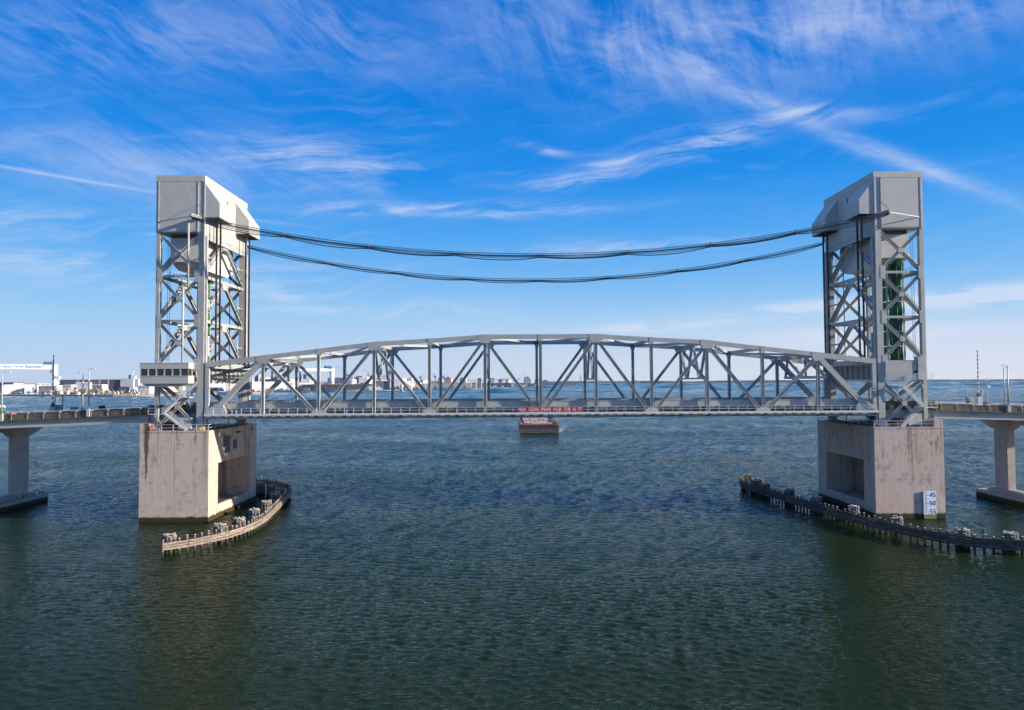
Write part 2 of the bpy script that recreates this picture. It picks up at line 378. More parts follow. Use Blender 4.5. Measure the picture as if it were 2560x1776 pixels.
# ------------------------------------------------------------------ water: real wave relief, finest near the bridge
import numpy as np
def water_mat():
    m = bpy.data.materials.new('river_water'); m.use_nodes = True; t = NT(m.node_tree); t.n.clear()
    pos = t.new('ShaderNodeNewGeometry').outputs['Position']; x, y, z = t.xyz(pos)
    n2 = t.noise(t.comb(t.m('MULTIPLY', x, 1.1), t.m('MULTIPLY', y, 2.3), 4.), 1., 3, .6)
    n2 = t.m('SUBTRACT', 1., t.m('MULTIPLY', t.m('ABSOLUTE', t.m('SUBTRACT', n2, .5)), 2.))
    n3 = t.noise(t.comb(t.m('MULTIPLY', x, 3.4), t.m('MULTIPLY', y, 4.6), 8.), 1., 2, .6)
    patch = t.ramp(t.noise(t.comb(t.m('MULTIPLY', x, .010), t.m('MULTIPLY', y, .022), 2.), 1., 3, .55), .36, .64, .55, 1.25)
    h = t.m('MULTIPLY', t.m('ADD', t.m('MULTIPLY', n2, W_B1), t.m('MULTIPLY', n3, W_B2)), patch)
    bn = t.new('ShaderNodeBump'); bn.inputs['Strength'].default_value = 1.0; bn.inputs['Distance'].default_value = 1.0
    t.l.new(h, bn.inputs['Height'])
    dif = t.new('ShaderNodeBsdfDiffuse'); dif.inputs['Color'].default_value = (*W_COL, 1)
    gl = t.new('ShaderNodeBsdfGlossy'); gl.inputs['Roughness'].default_value = W_ROUGH; gl.inputs['Color'].default_value = (1, 1, 1, 1)
    t.l.new(bn.outputs[0], gl.inputs['Normal'])
    fr = t.new('ShaderNodeFresnel'); fr.inputs['IOR'].default_value = 1.333; t.l.new(bn.outputs[0], fr.inputs['Normal'])
    mx = t.new('ShaderNodeMixShader'); t.l.new(t.m('MULTIPLY', t.m('POWER', fr.outputs[0], 1.3), W_REFL), mx.inputs[0]); t.l.new(dif.outputs[0], mx.inputs[1]); t.l.new(gl.outputs[0], mx.inputs[2])
    o = t.new('ShaderNodeOutputMaterial'); t.l.new(mx.outputs[0], o.inputs['Surface']); return m
W_B1, W_B2, W_COL, W_ROUGH, W_REFL = .11, .035, (.0115, .0240, .0070), .045, .77
M['water'] = water_mat()
rw = np.random.default_rng(11)
def wave_patch(x0, x1, y0, y1, sx, sy, lmin, lmax, slope, drop, n=54):
    nx = int((x1-x0)/sx)+1; ny = int((y1-y0)/sy)+1
    X, Y = np.meshgrid(np.linspace(x0, x1, nx), np.linspace(y0, y1, ny))
    Z = np.zeros_like(X); DX = np.zeros_like(X); DY = np.zeros_like(X)
    per = slope*math.sqrt(2/n)
    grp = .80+.22*np.sin(X/61+1.6*np.sin(Y/33))*np.sin(Y/27+1.1*np.sin(X/53+1))+.13*np.sin(X/19+Y/41+2*np.sin(Y/17))     # gust patches and wind lanes
    for i in range(n):
        L = lmin*(lmax/lmin)**(((i+rw.random())/n)**1.15); k = 2*math.pi/L
        th = R(-103)+rw.normal(0, R(23 if i % 4 else 50)); a = per/k*(1.25 if L > lmin*2 else .8)
        ph = k*(X*math.cos(th)+Y*math.sin(th))+rw.random()*6.283
        c = np.cos(ph); s_ = np.sin(ph)
        Z += a*c; DX -= a*.8*math.cos(th)*s_; DY -= a*.8*math.sin(th)*s_
    Z *= grp
    rp = np.clip((Y-y0)/(2.2*lmax), 0, 1); rp = rp*rp*(3-2*rp)
    if y0 > -100: Z = Z*(.25+.75*rp)-drop*(1-rp)
    co = np.stack([X+DX*grp, Y+DY*grp, Z], -1).reshape(-1, 3).astype(np.float32)
    idx = np.arange(nx*ny).reshape(ny, nx)
    q = np.stack([idx[:-1, :-1], idx[:-1, 1:], idx[1:, 1:], idx[1:, :-1]], -1).reshape(-1, 4).astype(np.int32)
    return co, q
def water_object():
    cos, qs, b = [], [], 0
    for a in ((-72, 72, -104, -52, .19, .16, .55, 1.75, .12, 0), (-108, 108, -57, -10, .30, .25, .75, 2.0, .12, .12), (-180, 180, -16, 75, .52, .38, 1.1, 2.7, .125, .15), (-400, 400, 68, 330, 1.1, .62, 1.9, 4.2, .14, .2),
              (-1500, 1500, 310, 1500, 6.5, 2.9, 9.0, 18, .18, .5), (-9000, 9000, 1380, 8800, 62, 26, 88, 170, .21, 1.6)):
        co, q = wave_patch(*a); cos.append(co); qs.append(q+b); b += len(co)
    far = np.array([(-26000,-3000,-2.4),(26000,-3000,-2.4),(26000,26000,-2.4),(-26000,26000,-2.4)], np.float32)
    cos.append(far); qs.append(np.array([[0,1,2,3]], np.int32)+b)
    co = np.concatenate(cos); q = np.concatenate(qs)
    me = bpy.data.meshes.new('water'); me.vertices.add(len(co)); me.vertices.foreach_set('co', co.ravel())
    me.loops.add(q.size); me.loops.foreach_set('vertex_index', q.ravel())
    me.polygons.add(len(q)); me.polygons.foreach_set('loop_start', np.arange(0, q.size, 4, dtype=np.int32)); me.polygons.foreach_set('loop_total', np.full(len(q), 4, np.int32))
    me.polygons.foreach_set('use_smooth', np.ones(len(q), bool)); me.update(calc_edges=True); me.materials.append(M['water'])
    print('water quads', len(q)); return me
struct('water', water_object(), None, label='green river water with wind ripples')

# ------------------------------------------------------------------ main piers
def main_pier(s, label, matk, pilbl):
    t = thing('bridge_pier', label, 'pier', (s*68.5, 0, 0), 'concrete lift tower piers')
    mt = M[matk]; xi, xo = 62.1, 75.0
    b = MB()
    # body with a recess cut in the channel face (built as walls round the recess)
    ry0, ry1, rz0, rz1, dep = -8.1, 8.2, 1.9, 10.45, 8.0
    b.box(s*(xi+dep), s*xo, -12.4, 12.4, -3, 16.6)
    b.box(s*xi, s*(xi+dep), -12.4, ry0, -3, 16.6)
    b.box(s*xi, s*(xi+dep), ry1, 12.4, -3, 16.6)
    b.box(s*xi, s*(xi+dep), ry0, ry1, rz1, 16.6)
    b.box(s*(xi+.05), s*(xi+dep), ry0, ry1, -3, rz0)
    part('wall', b, mt, t)
    part('cap_slab', MB().box(s*(xi-.06), s*(xo+.06), -12.46, 12.46, 16.6, 16.9), mt, t)
    part('bearing_seat', MB().box(s*73.3, s*75.0, -12.4, 12.4, 16.9, 18.3), mt, t)
    part('ledge_curb', MB().box(s*(xi+.1), s*(xi+.75), ry0, ry1, rz0, rz0+.55), mt, t)
    for yy in (-12.4+.0, ): pass
    for yc in (-8.4, 8.5): part('pilaster', MB().box(s*(xi-.05), s*xi, yc-.1, yc+.12, 0.6, 16.6), mt, t)
    # ladder on the far side wall of the recess
    lx = s*(xi+5.6); lad = MB()
    for q in (0, .5): lad.beam((lx+q, ry1-.12, 2.0), (lx+q, ry1-.12, 10.4), .05, .05)
    part('ladder', lad, M['dark_steel'], t)
    for i in range(17): part('rung', MB().beam((lx, ry1-.12, 2.3+i*.48), (lx+.5, ry1-.12, 2.3+i*.48), .05, .05), M['dark_steel'], t)
    if s < 0:
        for (y0, y1, z0, z1) in ((-5.7, -2.4, 12.1, 15.4), (-.8, 1.1, 12.4, 14.3)):
            o = part('louvre', MB().box(s*(xi-.05), s*(xi+.02), y0, y1, z0, z1), M['dark_louvre'], t)
            n = int((z1-z0)/.3)
            for k in range(n): part('slat', MB().box(s*(xi-.11), s*(xi-.05), y0+.06, y1-.06, z0+.06+k*.3, z0+.2+k*.3), M['dark_louvre'], o)
        for (y, z) in ((-7.5, 15.6), (.6, 15.6)): part('bracket', MB().box(s*(xi-.6), s*xi, y, y+1.1, z, z+.35), M['stain'], t)
pass

M['dark_louvre'] = mat('louvre_grey', (.13, .12, .115), .7, 0, .15)
main_pier(-1, 'concrete pier under the left tower, with louvres and a deep recess', 'pier_w', '')
main_pier(1, 'pinkish concrete pier under the right tower, with the clearance gauge', 'pier_e', '')

def railing(t, pts, h=1.05, post=1.8, mt=None, r=.035, mids=(.5,), posts=True):
    """tubular railing along a polyline; posts and rails as separate parts"""
    mt = mt or M['steel_light']
    for a, b in zip(pts[:-1], pts[1:]):
        a = Vector(a); b = Vector(b); L = (b-a).length; n = max(1, round(L/post))
        for z in (h,)+tuple(h*k for k in mids): part('rail', MB().beam(a+Vector((0,0,z)), b+Vector((0,0,z)), r*2, r*2), mt, t)
        if posts:
            for i in range(n+1):
                p = a.lerp(b, i/n); part('post', MB().beam(p, p+Vector((0,0,h)), r*2.2, r*2.2), mt, t)
for s, nm in ((-1, 'left'), (1, 'right')):
    t = thing('railing', 'pale pipe railing along the top edge of the %s pier' % nm, 'railing', (s*67.5, -12.2, 16.9), 'pier top railings')
    railing(t, [(s*73.2, -12.25, 16.9), (s*62.3, -12.25, 16.9)], 1.15, 2.0)
    railing(t, [(s*62.25, -12.25, 16.9), (s*62.25, 12.2, 16.9)], 1.15, 3.0)

# clearance gauge on the right pier
t = thing('clearance_gauge', 'white clearance board numbered 45, 50 and 55 at the waterline', 'gauge', (72, -13, 0))
part('board', MB().box(70.8, 73.15, -12.72, -12.64, .75, 5.05), mat('gauge_board', (.70, .76, .86), .6, 0, .05, 1.5), t)
part('board_foot', MB().box(70.85, 73.1, -12.71, -12.63, .0, .745), mat('gauge_foot_weed', (.22, .22, .08), .9, 0, .3, 2), t)
for x in (71.1, 72.85): part('stand_off', MB().box(x-.08, x+.08, -12.635, -12.41, .8, 5.0), M['dark_steel'], t)
for k in range(13):
    zz = 4.85-k*.305; lng = .42 if (k in (2, 7, 12)) else .24
    zz = 4.9-k*.31
    part('tick', MB().box(71.0, 71.0+lng*1.9 if k in (2,7,12) else 71.0+.45, -12.732, -12.722, zz-.045, zz+.045), M['ink'], t)
for txt, zb in (('45', 3.95), ('50', 2.42), ('55', .88)):
    part('numeral', text_fit(txt, 71.93, 73.05, zb, -12.73, M['ink'], .82), None, t)

# ------------------------------------------------------------------ lift span
P = 126.5/12
TOP = {0: 34.73, 1: 34.73, 2: 34.03, 3: 33.46, 4: 32.21, 5: 31.02, 6: 29.75}
YT = 10.45
span = thing('lift_span', 'long grey steel truss lift span with curved top chord between the towers', 'bridge span', (0, 0, 18.9))
ST = M['steel']
def NX(i): return (i-6)*P
def NZ(i): return TOP[abs(i-6)]
for sy in (-1, 1):
    y = sy*YT
    for i in range(12):
        d = 1.0 if i in (0, 11) else .82
        part('top_chord', MB().beam((NX(i)+(-.35 if i==0 else 0), y, NZ(i)-d/2), (NX(i+1)+(.35 if i==11 else 0), y, NZ(i+1)-d/2), .62, d), ST, span)
    part('bottom_chord', MB().box(NX(0)-.4, NX(12)+.4, y-.3, y+.3, 18.95, 19.75), ST, span)
    for i in range(0, 13):
        zt = NZ(i)-.8
        if i in (0, 12):
            part('end_hanger', MB().beam((NX(i), y, 19.75), (NX(i), y, NZ(i)-1.0), .7, .62, (0,1,0)), ST, span); continue
        wv = .56
        part('vertical', MB().ibeam((NX(i), y, 19.75), (NX(i), y, zt), .58, wv, (1,0,0), .07), ST, span)
    for i in range(1, 12, 2):
        for j in (i-1, i+1):
            end = (j in (0, 12)); wd = .98 if end else (.62 if abs(j-6) > 2 else .55)
            xb = NX(j)+(.55 if NX(i) > NX(j) else -.55)*(2.0 if end else 1.0)
            zb = 20.1
            p = Vector((xb, y, zb)); q = Vector((NX(i), y, NZ(i)-.75))
            part('diagonal', MB().ibeam(p, q, .56, wd, (0,0,1), .07) if not end else MB().beam(p, q, .6, wd), ST, span)
    # gusset plates at the panel points, both faces
    for i in range(1, 12):
        big = i % 2 == 1
        for f in (-1, 1):
            yy = y+f*.33
            if big:
                w2, h2 = 1.25, 1.65
                z1 = NZ(i)+.03
                dz = (NZ(min(i+1,12))-NZ(max(i-1,0)))/(2*P)
                poly = [(NX(i)-w2, z1-dz*w2-.02), (NX(i)+w2, z1+dz*w2-.02), (NX(i)+w2, z1+dz*w2-.95), (NX(i)+.85, z1-h2), (NX(i)-.85, z1-h2), (NX(i)-w2, z1-dz*w2-.95)]
            else:
                z1 = NZ(i)+.03; poly = [(NX(i)-.42, z1), (NX(i)+.42, z1), (NX(i)+.42, z1-1.3), (NX(i)-.42, z1-1.3)]
            part('gusset_plate', MB().prism(poly, 'y', yy-.02, yy+.02), ST, span)
            if not big:
                poly = [(NX(i)-1.3, 19.3), (NX(i)+1.3, 19.3), (NX(i)+1.25, 20.25), (NX(i)+.7, 20.75), (NX(i)-.7, 20.75), (NX(i)-1.25, 20.25)]
                part('gusset_plate', MB().prism(poly, 'y', yy-.021, yy+.021), ST, span)
    for s in (-1, 1):   # end shoes
        poly = [(s*63.7, 19.0), (s*60.0, 19.0), (s*59.6, 20.4), (s*60.4, 21.9), (s*61.5, 21.9), (s*63.7, 20.4)]
        part('end_gusset', MB().prism(poly, 'y', y-.36, y+.36), ST, span)
# floor system
for k in range(25):
    x = -63.25+k*P/2
    part('floor_beam', MB().ibeam((x, -10.1, 20.15), (x, 10.1, 20.15), .4, 1.5 if k % 2 == 0 else .9, (0,0,1), .05), M['steel_old'], span)
for yy in (-8.6, -5.2, -1.8, 1.8, 5.2, 8.6):
    part('stringer', MB().box(-63.2, 63.2, yy-.12, yy+.12, 20.35, 20.95), M['steel_old'], span)
part('deck', MB().box(-63.6, 63.6, -9.7, 9.7, 20.96, 21.16), M['asphalt'], span)
for sy in (-1, 1):
    for k in range(12):
        x0, x1 = NX(k)+.32, NX(k+1)-.32
        o = part('barrier_panel', MB().box(x0, x1, sy*9.55, sy*9.78, 21.0, 22.02), ST, span)
        for e in (x0+.35, x1-.35): part('drain_hole', MB().cyl((e, sy*9.78, 21.6), (e, sy*9.786, 21.6), .09, 10), M['ink'], o)
    part('barrier_cap', MB().box(-63.0, 63.0, sy*9.5, sy*9.86, 22.024, 22.10), ST, span)
    for k in range(48):
        x = -63.25+(k+.5)*P/4
        if sy < 0: part('barrier_bracket', MB().box(x-.12, x+.12, -9.95, -9.6, 20.72, 20.98), ST, span)
# outboard walkways with railings, brackets
for sy in (-1, 1):
    yo = sy*12.0; yi = sy*10.85
    part('walkway_plate', MB().box(-63.2, 63.2, yi, yo, 19.86, 19.92), M['steel_old'], span)
    part('walkway_fascia', MB().box(-63.2, 63.2, yo, yo+sy*.07, 19.62, 20.02), M['steel_light'], span)
    for z in (21.0, 20.5): part('rail', MB().box(-62.6, 62.6, yo-.035, yo+.035, z-.035, z+.035), M['steel_light'], span)
    pm = MB().beam((0,0,0), (0,0,1.36), .09, .12).mesh('post', M['steel_light'])
    bm_ = MB().box(-.42, .42, -.03, .03, -.17, .0).mesh('post_bracket', M['steel_old'])
    for k in range(73):
        x = -63.25+k*P/6
        if abs(x) > 62.8: continue
        part('post', pm, None, span, loc=(x, yo, 19.66)); part('post_bracket', bm_, None, span, loc=(x-.9, yo+sy*.02, 19.62))
    bk = MB().prism([(0, 0), (0, -.75), (sy*.35, -.75), (sy*1.2, -.28), (sy*1.2, 0)], 'x', -.16, .16).mesh('walkway_bracket', M['steel'])
    for k in range(25):
        x = -63.25+k*P/2
        part('walkway_bracket', bk, None, span, loc=(x, sy*10.76, 19.85))
# top struts, laterals and sway frames
for i in range(0, 13):
    z = NZ(i)-.45; x = NX(i)
    if i in (1, 11):
        part('portal_strut', MB().box(x-.3, x+.3, -10.1, 10.1, z+.28, z+.42), ST, span)
        part('portal_strut', MB().box(x-.3, x+.3, -10.1, 10.1, z-.5, z-.36), ST, span)
        ws = MB()
        for k in range(25): ws.box(x-.28, x+.28, -9.9+k*.8, -9.9+k*.8+.36, z-.36, z+.28)
        part('portal_lacing', ws, ST, span)
        zs = 26.3
        part('portal_strut', MB().beam((x+(1.6 if i==1 else -1.6)*-1, -10.1, zs), (x+(1.6 if i==1 else -1.6)*-1, 10.1, zs), .5, .55), ST, span)
        sx = -1 if i == 1 else 1
        xl = x+sx*1.6
        for sy in (-1, 1):
            part('portal_brace', MB().beam((x+sx*.1, sy*4.6, z-.5), (xl, sy*9.8, zs+.3), .42, .62), ST, span)
            part('portal_brace', MB().beam((x+sx*.1, sy*4.4, z-.5), (xl, sy*.9, zs+.25), .42, .62), ST, span)
    else:
        part('top_strut', MB().beam((x, -10.1, z+.05), (x, 10.1, z+.05), .45, .6), ST, span)
    if i in (3, 5, 7, 9):
        zs = 26.2
        part('sway_strut', MB().beam((x, -10.15, zs), (x, 10.15, zs), .4, .32), ST, span)
        for sy in (-1, 1):
            part('sway_brace', MB().beam((x, sy*9.9, z-.6), (x, sy*5.6, zs+.15), .42, .5), ST, span)
            part('sway_brace', MB().beam((x, sy*.6, z-.3), (x, sy*4.6, zs+.15), .42, .5), ST, span)
for i in range(0, 12):
    z0, z1 = NZ(i)-.5, NZ(i+1)-.5
    a, b = (-1, 1) if i % 2 == 1 else (1, -1)
    part('top_lateral', MB().beam((NX(i)+.2, a*10.1, z0), (NX(i+1)-.2, b*10.1, z1), .42, .42), ST, span)
for i in range(0, 12):
    a, b = (-1, 1) if i % 2 == 1 else (1, -1)
    part('bottom_lateral', MB().beam((NX(i), a*10.1, 19.25), (NX(i+1), b*10.1, 19.25), .35, .3), M['steel_old'], span)
for s in (-1, 1):  # end floor girders and rope anchorages
    part('lifting_girder', MB().box(s*62.6, s*63.5, -10.1, 10.1, 28.6, 29.5), ST, span)
    part('end_floor_girder', MB().box(s*63.05, s*63.6, -10.1, 10.1, 19.0, 20.9), ST, span)

# clearance sign on the span
t = thing('clearance_sign', 'red sign board with white lettering hung on the span railing', 'sign', (1.8, -12.1, 20))
part('board', MB().box(-4.35, 7.9, -12.048, -12.038, 20.06, 20.99), M['red'], t)
part('lettering', text_fit('MAX.  CLEAR.  MEAN  HIGH  TIDE  60  FT.', -4.2, 7.75, 20.24, -12.052, M['white'], .60, .002, .0), None, t)
# ------------------------------------------------------------------ lift towers
def tower(s, label):
    t = thing('lift_tower', label, 'tower', (s*68.5, 0, 16.9), 'steel lift towers')
    LI, LO = 64.62, 72.95; YF = 10.15
    lv = [54.6, 46.3, 37.7, 29.2, 17.0]
    for sy in (-1, 1):
        part('leg', MB().box(s*64.0, s*65.22, sy*(YF-.55), sy*(YF+.55), 16.9, 65.0), ST, t)
        part('leg', MB().box(s*72.58, s*73.3, sy*(YF-.45), sy*(YF+.45), 16.9, 65.0), ST, t)
        part('leg_foot', MB().box(s*63.6, s*65.7, sy*(YF-.95), sy*(YF+.95), 16.9, 17.25), ST, t)
        part('leg_foot', MB().box(s*72.1, s*73.25, sy*(YF-.85), sy*(YF+.85), 16.9, 17.25), ST, t)
        # X bracing in the faces across the road line
        for a, b in zip(lv[:-1], lv[1:]):
            if a == 29.2: a = 25.6
            za, zb = a-.5, b+.5
            y = sy*(YF+.2)
            part('diagonal', MB().ibeam((s*65.2, y, za), (s*72.6, y, zb), .40, .55, (0,0,1), .06), ST, t)
            part('diagonal', MB().ibeam((s*72.6, y-sy*.03, za), (s*65.2, y-sy*.03, zb), .36, .55, (0,0,1), .06), ST, t)
            part('gusset_plate', MB().box(s*68.4, s*69.4, y+sy*.24, y+sy*.27, (za+zb)/2-.45, (za+zb)/2+.45), ST, t)
        for z in lv[1:4]:
            part('strut', MB().beam((s*65.2, sy*YF, z), (s*72.6, sy*YF, z), .45, .45), ST, t)
            part('gusset_plate', MB().box(s*72.2, s*73.05, sy*(YF+.46), sy*(YF+.50), z-1.25, z+1.25), ST, t)
            part('gusset_plate', MB().box(s*64.9, s*65.9, sy*(YF+.56), sy*(YF+.60), z-1.25, z+1.25), ST, t)
        # plates on the legs (splices)
        part('splice_plate', MB().box(s*63.985, s*65.2, sy*(YF+.552), sy*(YF+.57), 50.0, 51.2), ST, t)
    # chevron bracing on the channel side and the land side
    for X, nm in ((LI, 'channel'), (72.95, 'land')):
        for a, b in zip(lv[:3], lv[1:4]):
            for sy in (-1, 1):
                part('chevron', MB().ibeam((s*X, sy*.5, a-.6), (s*X, sy*(YF-.5), b+.8), .55, .85, (0,0,1), .07), ST, t)
            part('gusset_plate', MB().prism([(-1.5, a-.2), (1.5, a-.2), (1.1, a-1.5), (-1.1, a-1.5)], 'x', s*X-.3, s*X+.3), ST, t)
        for z in lv[1:3]:
            part('strut', MB().beam((s*X, -YF+.5, z), (s*X, YF-.5, z), .5, .6), ST, t)
        for sy in (-1, 1):
            part('chevron', MB().ibeam((s*X, sy*.3, 22.3), (s*X, sy*(YF-.5), 26.0), .45, .6, (0,0,1), .06), ST, t)
            part('chevron', MB().ibeam((s*X, sy*.3, 22.0), (s*X, sy*(YF-.5), 18.0), .45, .6, (0,0,1), .06), ST, t)
    # portal girder with stiffeners on the channel side
    pg = part('portal_girder', MB().box(s*64.45, s*64.75, -YF+.5, YF-.5, 25.9, 29.3), ST, t)
    part('flange', MB().box(s*64.15, s*65.05, -YF+.5, YF-.5, 25.72, 25.9), ST, pg)
    part('flange', MB().box(s*64.15, s*65.05, -YF+.5, YF-.5, 29.3, 29.45), ST, pg)
    for k in range(9):
        y = -9.0+k*2.25
        part('stiffener', MB().box(s*63.98, s*64.45, y-.05, y+.05, 25.9, 29.3), ST, pg)
    part('portal_girder', MB().box(s*72.8, s*73.05, -YF+.5, YF-.5, 26.2, 29.0), ST, t)
    # guide columns for the span ends
    for sy in (-1, 1): part('guide_rail', MB().box(s*63.62, s*63.95, sy*(YF-.25), sy*(YF+.25), 17.2, 54.0), M['steel_old'], t)
    # machinery house
    h = part('machinery_house', MB().box(s*64.02, s*73.3, -10.78, 10.9, 54.7, 65.5), M['steel_panel'], t)
    part('wall_panel', MB().box(s*65.35, s*72.75, -10.86, -10.78, 54.9, 64.4), M['steel_panel'], h)
    part('fascia', MB().box(s*63.98, s*73.36, -10.88, 10.95, 64.45, 65.6), M['steel_panel'], h)
    part('corner_trim', MB().box(s*63.97, s*64.15, -10.9, -10.72, 46.4, 64.45), ST, h)
    part('corner_trim', MB().box(s*65.2, s*65.35, -10.93, -10.72, 54.6, 64.4), ST, h)
    part('corner_trim', MB().box(s*72.75, s*72.9, -10.93, -10.72, 54.6, 64.4), ST, h)
    part('side_skirt', MB().box(s*64.05, s*64.3, -10.3, 10.5, 53.9, 54.7), ST, h)
    part('beam_edge', MB().box(s*64.0, s*64.5, -10.2, 10.3, 53.55, 53.9), M['steel_old'], h)
    for (y0, y1) in ((-10.72, -4.85), (4.3, 10.85)):
        hd = part('sheave_hood', MB().prism([(s*64.02, 64.1), (s*61.2, 60.25), (s*61.2, 57.5), (s*64.02, 57.5)], 'y', y0, y1), M['steel_panel'], h)
        for k in range(4):
            part('grating', MB().box(s*(61.3+k*.68), s*(61.75+k*.68), y0+.1, y1-.1, 57.36, 57.49), M['dark_steel'], hd)
    part('vent_slot', MB().box(s*63.99, s*64.05, -.25, .15, 61.1, 63.2), M['ink'], h)
    part('roof_beacon', MB().cyl((s*67.5, -3, 65.6), (s*67.5, -3, 66.5), .12, 8), M['red'], h)
    # counterweight, bottom slightly keeled
    cw = part('counterweight', MB().prism([(-8.3, 54.0), (8.3, 54.0), (8.3, 49.4), (5.2, 48.2), (-5.2, 48.2), (-8.3, 49.4)], 'x', s*66.1, s*71.6), M['cw'], t)
    part('lifting_beam', MB().box(s*66.5, s*71.2, -8.8, 8.8, 54.05, 54.65), M['dark_steel'], t)
    part('edge_band', MB().box(s*66.04, s*66.1, -8.3, 8.3, 52.9, 54.0), M['steel_old'], cw)
    # hoist ropes
    for y in (-8.7, -6.9, 6.3, 8.4):
        part('hoist_rope', MB().box(s*62.4, s*62.68, y-.15, y+.15, 29.3, 57.4), M['rope'], t)
        part('rope_socket', MB().box(s*62.2, s*62.9, y-.3, y+.3, 29.0, 29.9), M['dark_steel'], t)
    # guide sheave on the near channel leg
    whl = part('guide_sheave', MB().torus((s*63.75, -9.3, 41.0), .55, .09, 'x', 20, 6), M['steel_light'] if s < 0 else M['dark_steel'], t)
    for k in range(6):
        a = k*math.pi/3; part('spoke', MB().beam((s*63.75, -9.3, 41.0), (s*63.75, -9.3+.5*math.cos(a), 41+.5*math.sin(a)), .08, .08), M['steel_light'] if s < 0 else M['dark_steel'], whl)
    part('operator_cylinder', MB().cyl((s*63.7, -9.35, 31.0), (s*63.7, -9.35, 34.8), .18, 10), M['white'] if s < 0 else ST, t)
    # ladders
    def ladder(x, y, z0, z1, mt, ax='x', wdt=.45):
        lad = part('ladder', MB().beam((x, y, z0), (x, y, z1), .05, .05).beam((x+(wdt if ax=='x' else 0), y+(wdt if ax=='y' else 0), z0), (x+(wdt if ax=='x' else 0), y+(wdt if ax=='y' else 0), z1), .05, .05), mt, t)
        rm = MB().beam((x, y, 0), (x+(wdt if ax=='x' else 0), y+(wdt if ax=='y' else 0), 0), .04, .04).mesh('rung', mt)
        k = 0; z = z0+.4
        while z < z1: part('rung', rm, None, lad, loc=(0, 0, z)); z += .55
    ladder(s*72.2 if s > 0 else -72.2, -8.2, 30, 54, M['dark_steel'])
    ladder(s*65.6, 8.6, 30, 54, M['dark_steel'], 'y', .6)
    for y in (7.4,): part('conduit', MB().cyl((s*66.3, y, 17), (s*66.3, y, 54), .10, 8), M['rope'], t)
    part('conduit', MB().cyl((s*70.2, 3.0, 17), (s*70.2, 3.0, 47), .11, 8), M['steel_old'], t)
    # inner platforms with rails
    for z, y0, y1 in ((46.2, -9.4, 9.4), (37.5, 2.0, 9.4)):
        pf = part('platform', MB().box(s*71.3, s*72.5, y0, y1, z-.12, z), M['steel_old'], t)
        for zz in (.5, 1.0): part('platform_rail', MB().box(s*71.3-.03, s*71.3+.03, y0, y1, z+zz-.03, z+zz+.03), M['dark_steel'], pf)
        for k in range(int((y1-y0)/1.6)+1): part('platform_post', MB().box(s*71.3-.03, s*71.3+.03, y0+k*1.6, y0+k*1.6+.06, z, z+1), M['dark_steel'], pf)
    # plan bracing and cable riser
    for z in (46.3, 37.7):
        for a_, b_ in ((-1, 1), (1, -1)): part('plan_brace', MB().beam((s*65.2, a_*9.5, z-.1), (s*72.6, b_*9.5, z-.1), .25, .22), ST, t)
    for z in (50.4, 42.0, 33.4):
        part('sub_strut', MB().beam((s*64.7, -9.6, z), (s*64.7, -5.0, z), .28, .28), ST, t); part('sub_strut', MB().beam((s*64.7, 9.6, z), (s*64.7, 5.0, z), .28, .28), ST, t)
    if s < 0:
        part('cable_riser', MB().cyl((-66.9, -11.15, 44.2), (-66.9, -11.15, 57.0), .20, 8), ST, t, True)
        part('cable_riser', MB().cyl((-67.8, -11.15, 29.6), (-67.8, -11.15, 44.6), .22, 8), M['steel_old'], t, True)
        part('riser_elbow', MB().cyl((-66.8, -11.15, 44.4), (-67.9, -11.15, 44.4), .21, 8), M['steel_old'], t, True)
    # outrigger arms that carry the aerial cables
    for sy in (-1, 1):
        part('outrigger_arm', MB().beam((s*64.7, sy*10.6, 57.35), (s*65.1, sy*14.3, 57.15), .32, .6), ST, t)
        part('outrigger_tray', MB().beam((s*65.1, sy*14.2, 56.9), (s*72.4, sy*10.95, 56.75), .18, .12), M['steel_old'], t)
        part('outrigger_stay', MB().beam((s*65.1, sy*14.2, 57.3), (s*65.0, sy*10.9, 60.0), .06, .06), M['dark_steel'], t)
    return t
tower(-1, 'left lift tower with sunlit channel side, carrying the glazed control cabin')
tower(1, 'right lift tower with shaded channel side and green netting inside')

# green netted shafts inside the towers
def shaft(label, x0, x1, y0, y1, z0, z1, slabs):
    t = thing('netted_shaft', label, 'shaft', ((x0+x1)/2, (y0+y1)/2, z0), 'netted shafts in the towers')
    for x in (x0, x1):
        for y in (y0, y1): part('upright', MB().box(x-.12, x+.12, y-.12, y+.12, z0, z1), M['net_frame'], t)
    z = z0; k = 0
    while z < z1-1:
        zt = min(z+2.9, z1)
        for (xa, xb) in slabs:
            m_ = MB(); n = 10
            for r_ in range(7):
                for c in range(n+1):
                    x = xa+(xb-xa)*c/n; zz = z+.06+(zt-z-.12)*r_/6
                    m_.v.append((x, y0-.14-.10*math.sin(c*1.3+k*2+r_*.8)-.05*random.random(), zz))
            for r_ in range(6):
                for c in range(n): m_.f.append((r_*(n+1)+c, r_*(n+1)+c+1, (r_+1)*(n+1)+c+1, (r_+1)*(n+1)+c))
            part('net_panel', m_, M['green_net'], t)
            part('net_panel', MB().box(xb-.03 if xa+xb < 0 else xa, xb if xa+xb < 0 else xa+.03, y0, y1, z+.06, zt-.06), M['green_net'], t)
        part('ring_beam', MB().box(x0-.1, x1+.1, y0-.1, y0+.1, zt-.1, zt+.0), M['net_frame'], t)
        z = zt; k += 1
    return t
shaft('narrow green netted shaft inside the left tower', -67.2, -65.55, -6.2, -4.4, 29.6, 47.0, [(-67.1, -65.65)])
shaft('tall wavy green netted shaft inside the right tower', 67.75, 71.0, -7.4, -5.2, 29.4, 54.4, [(67.95, 68.6), (69.7, 70.6)])

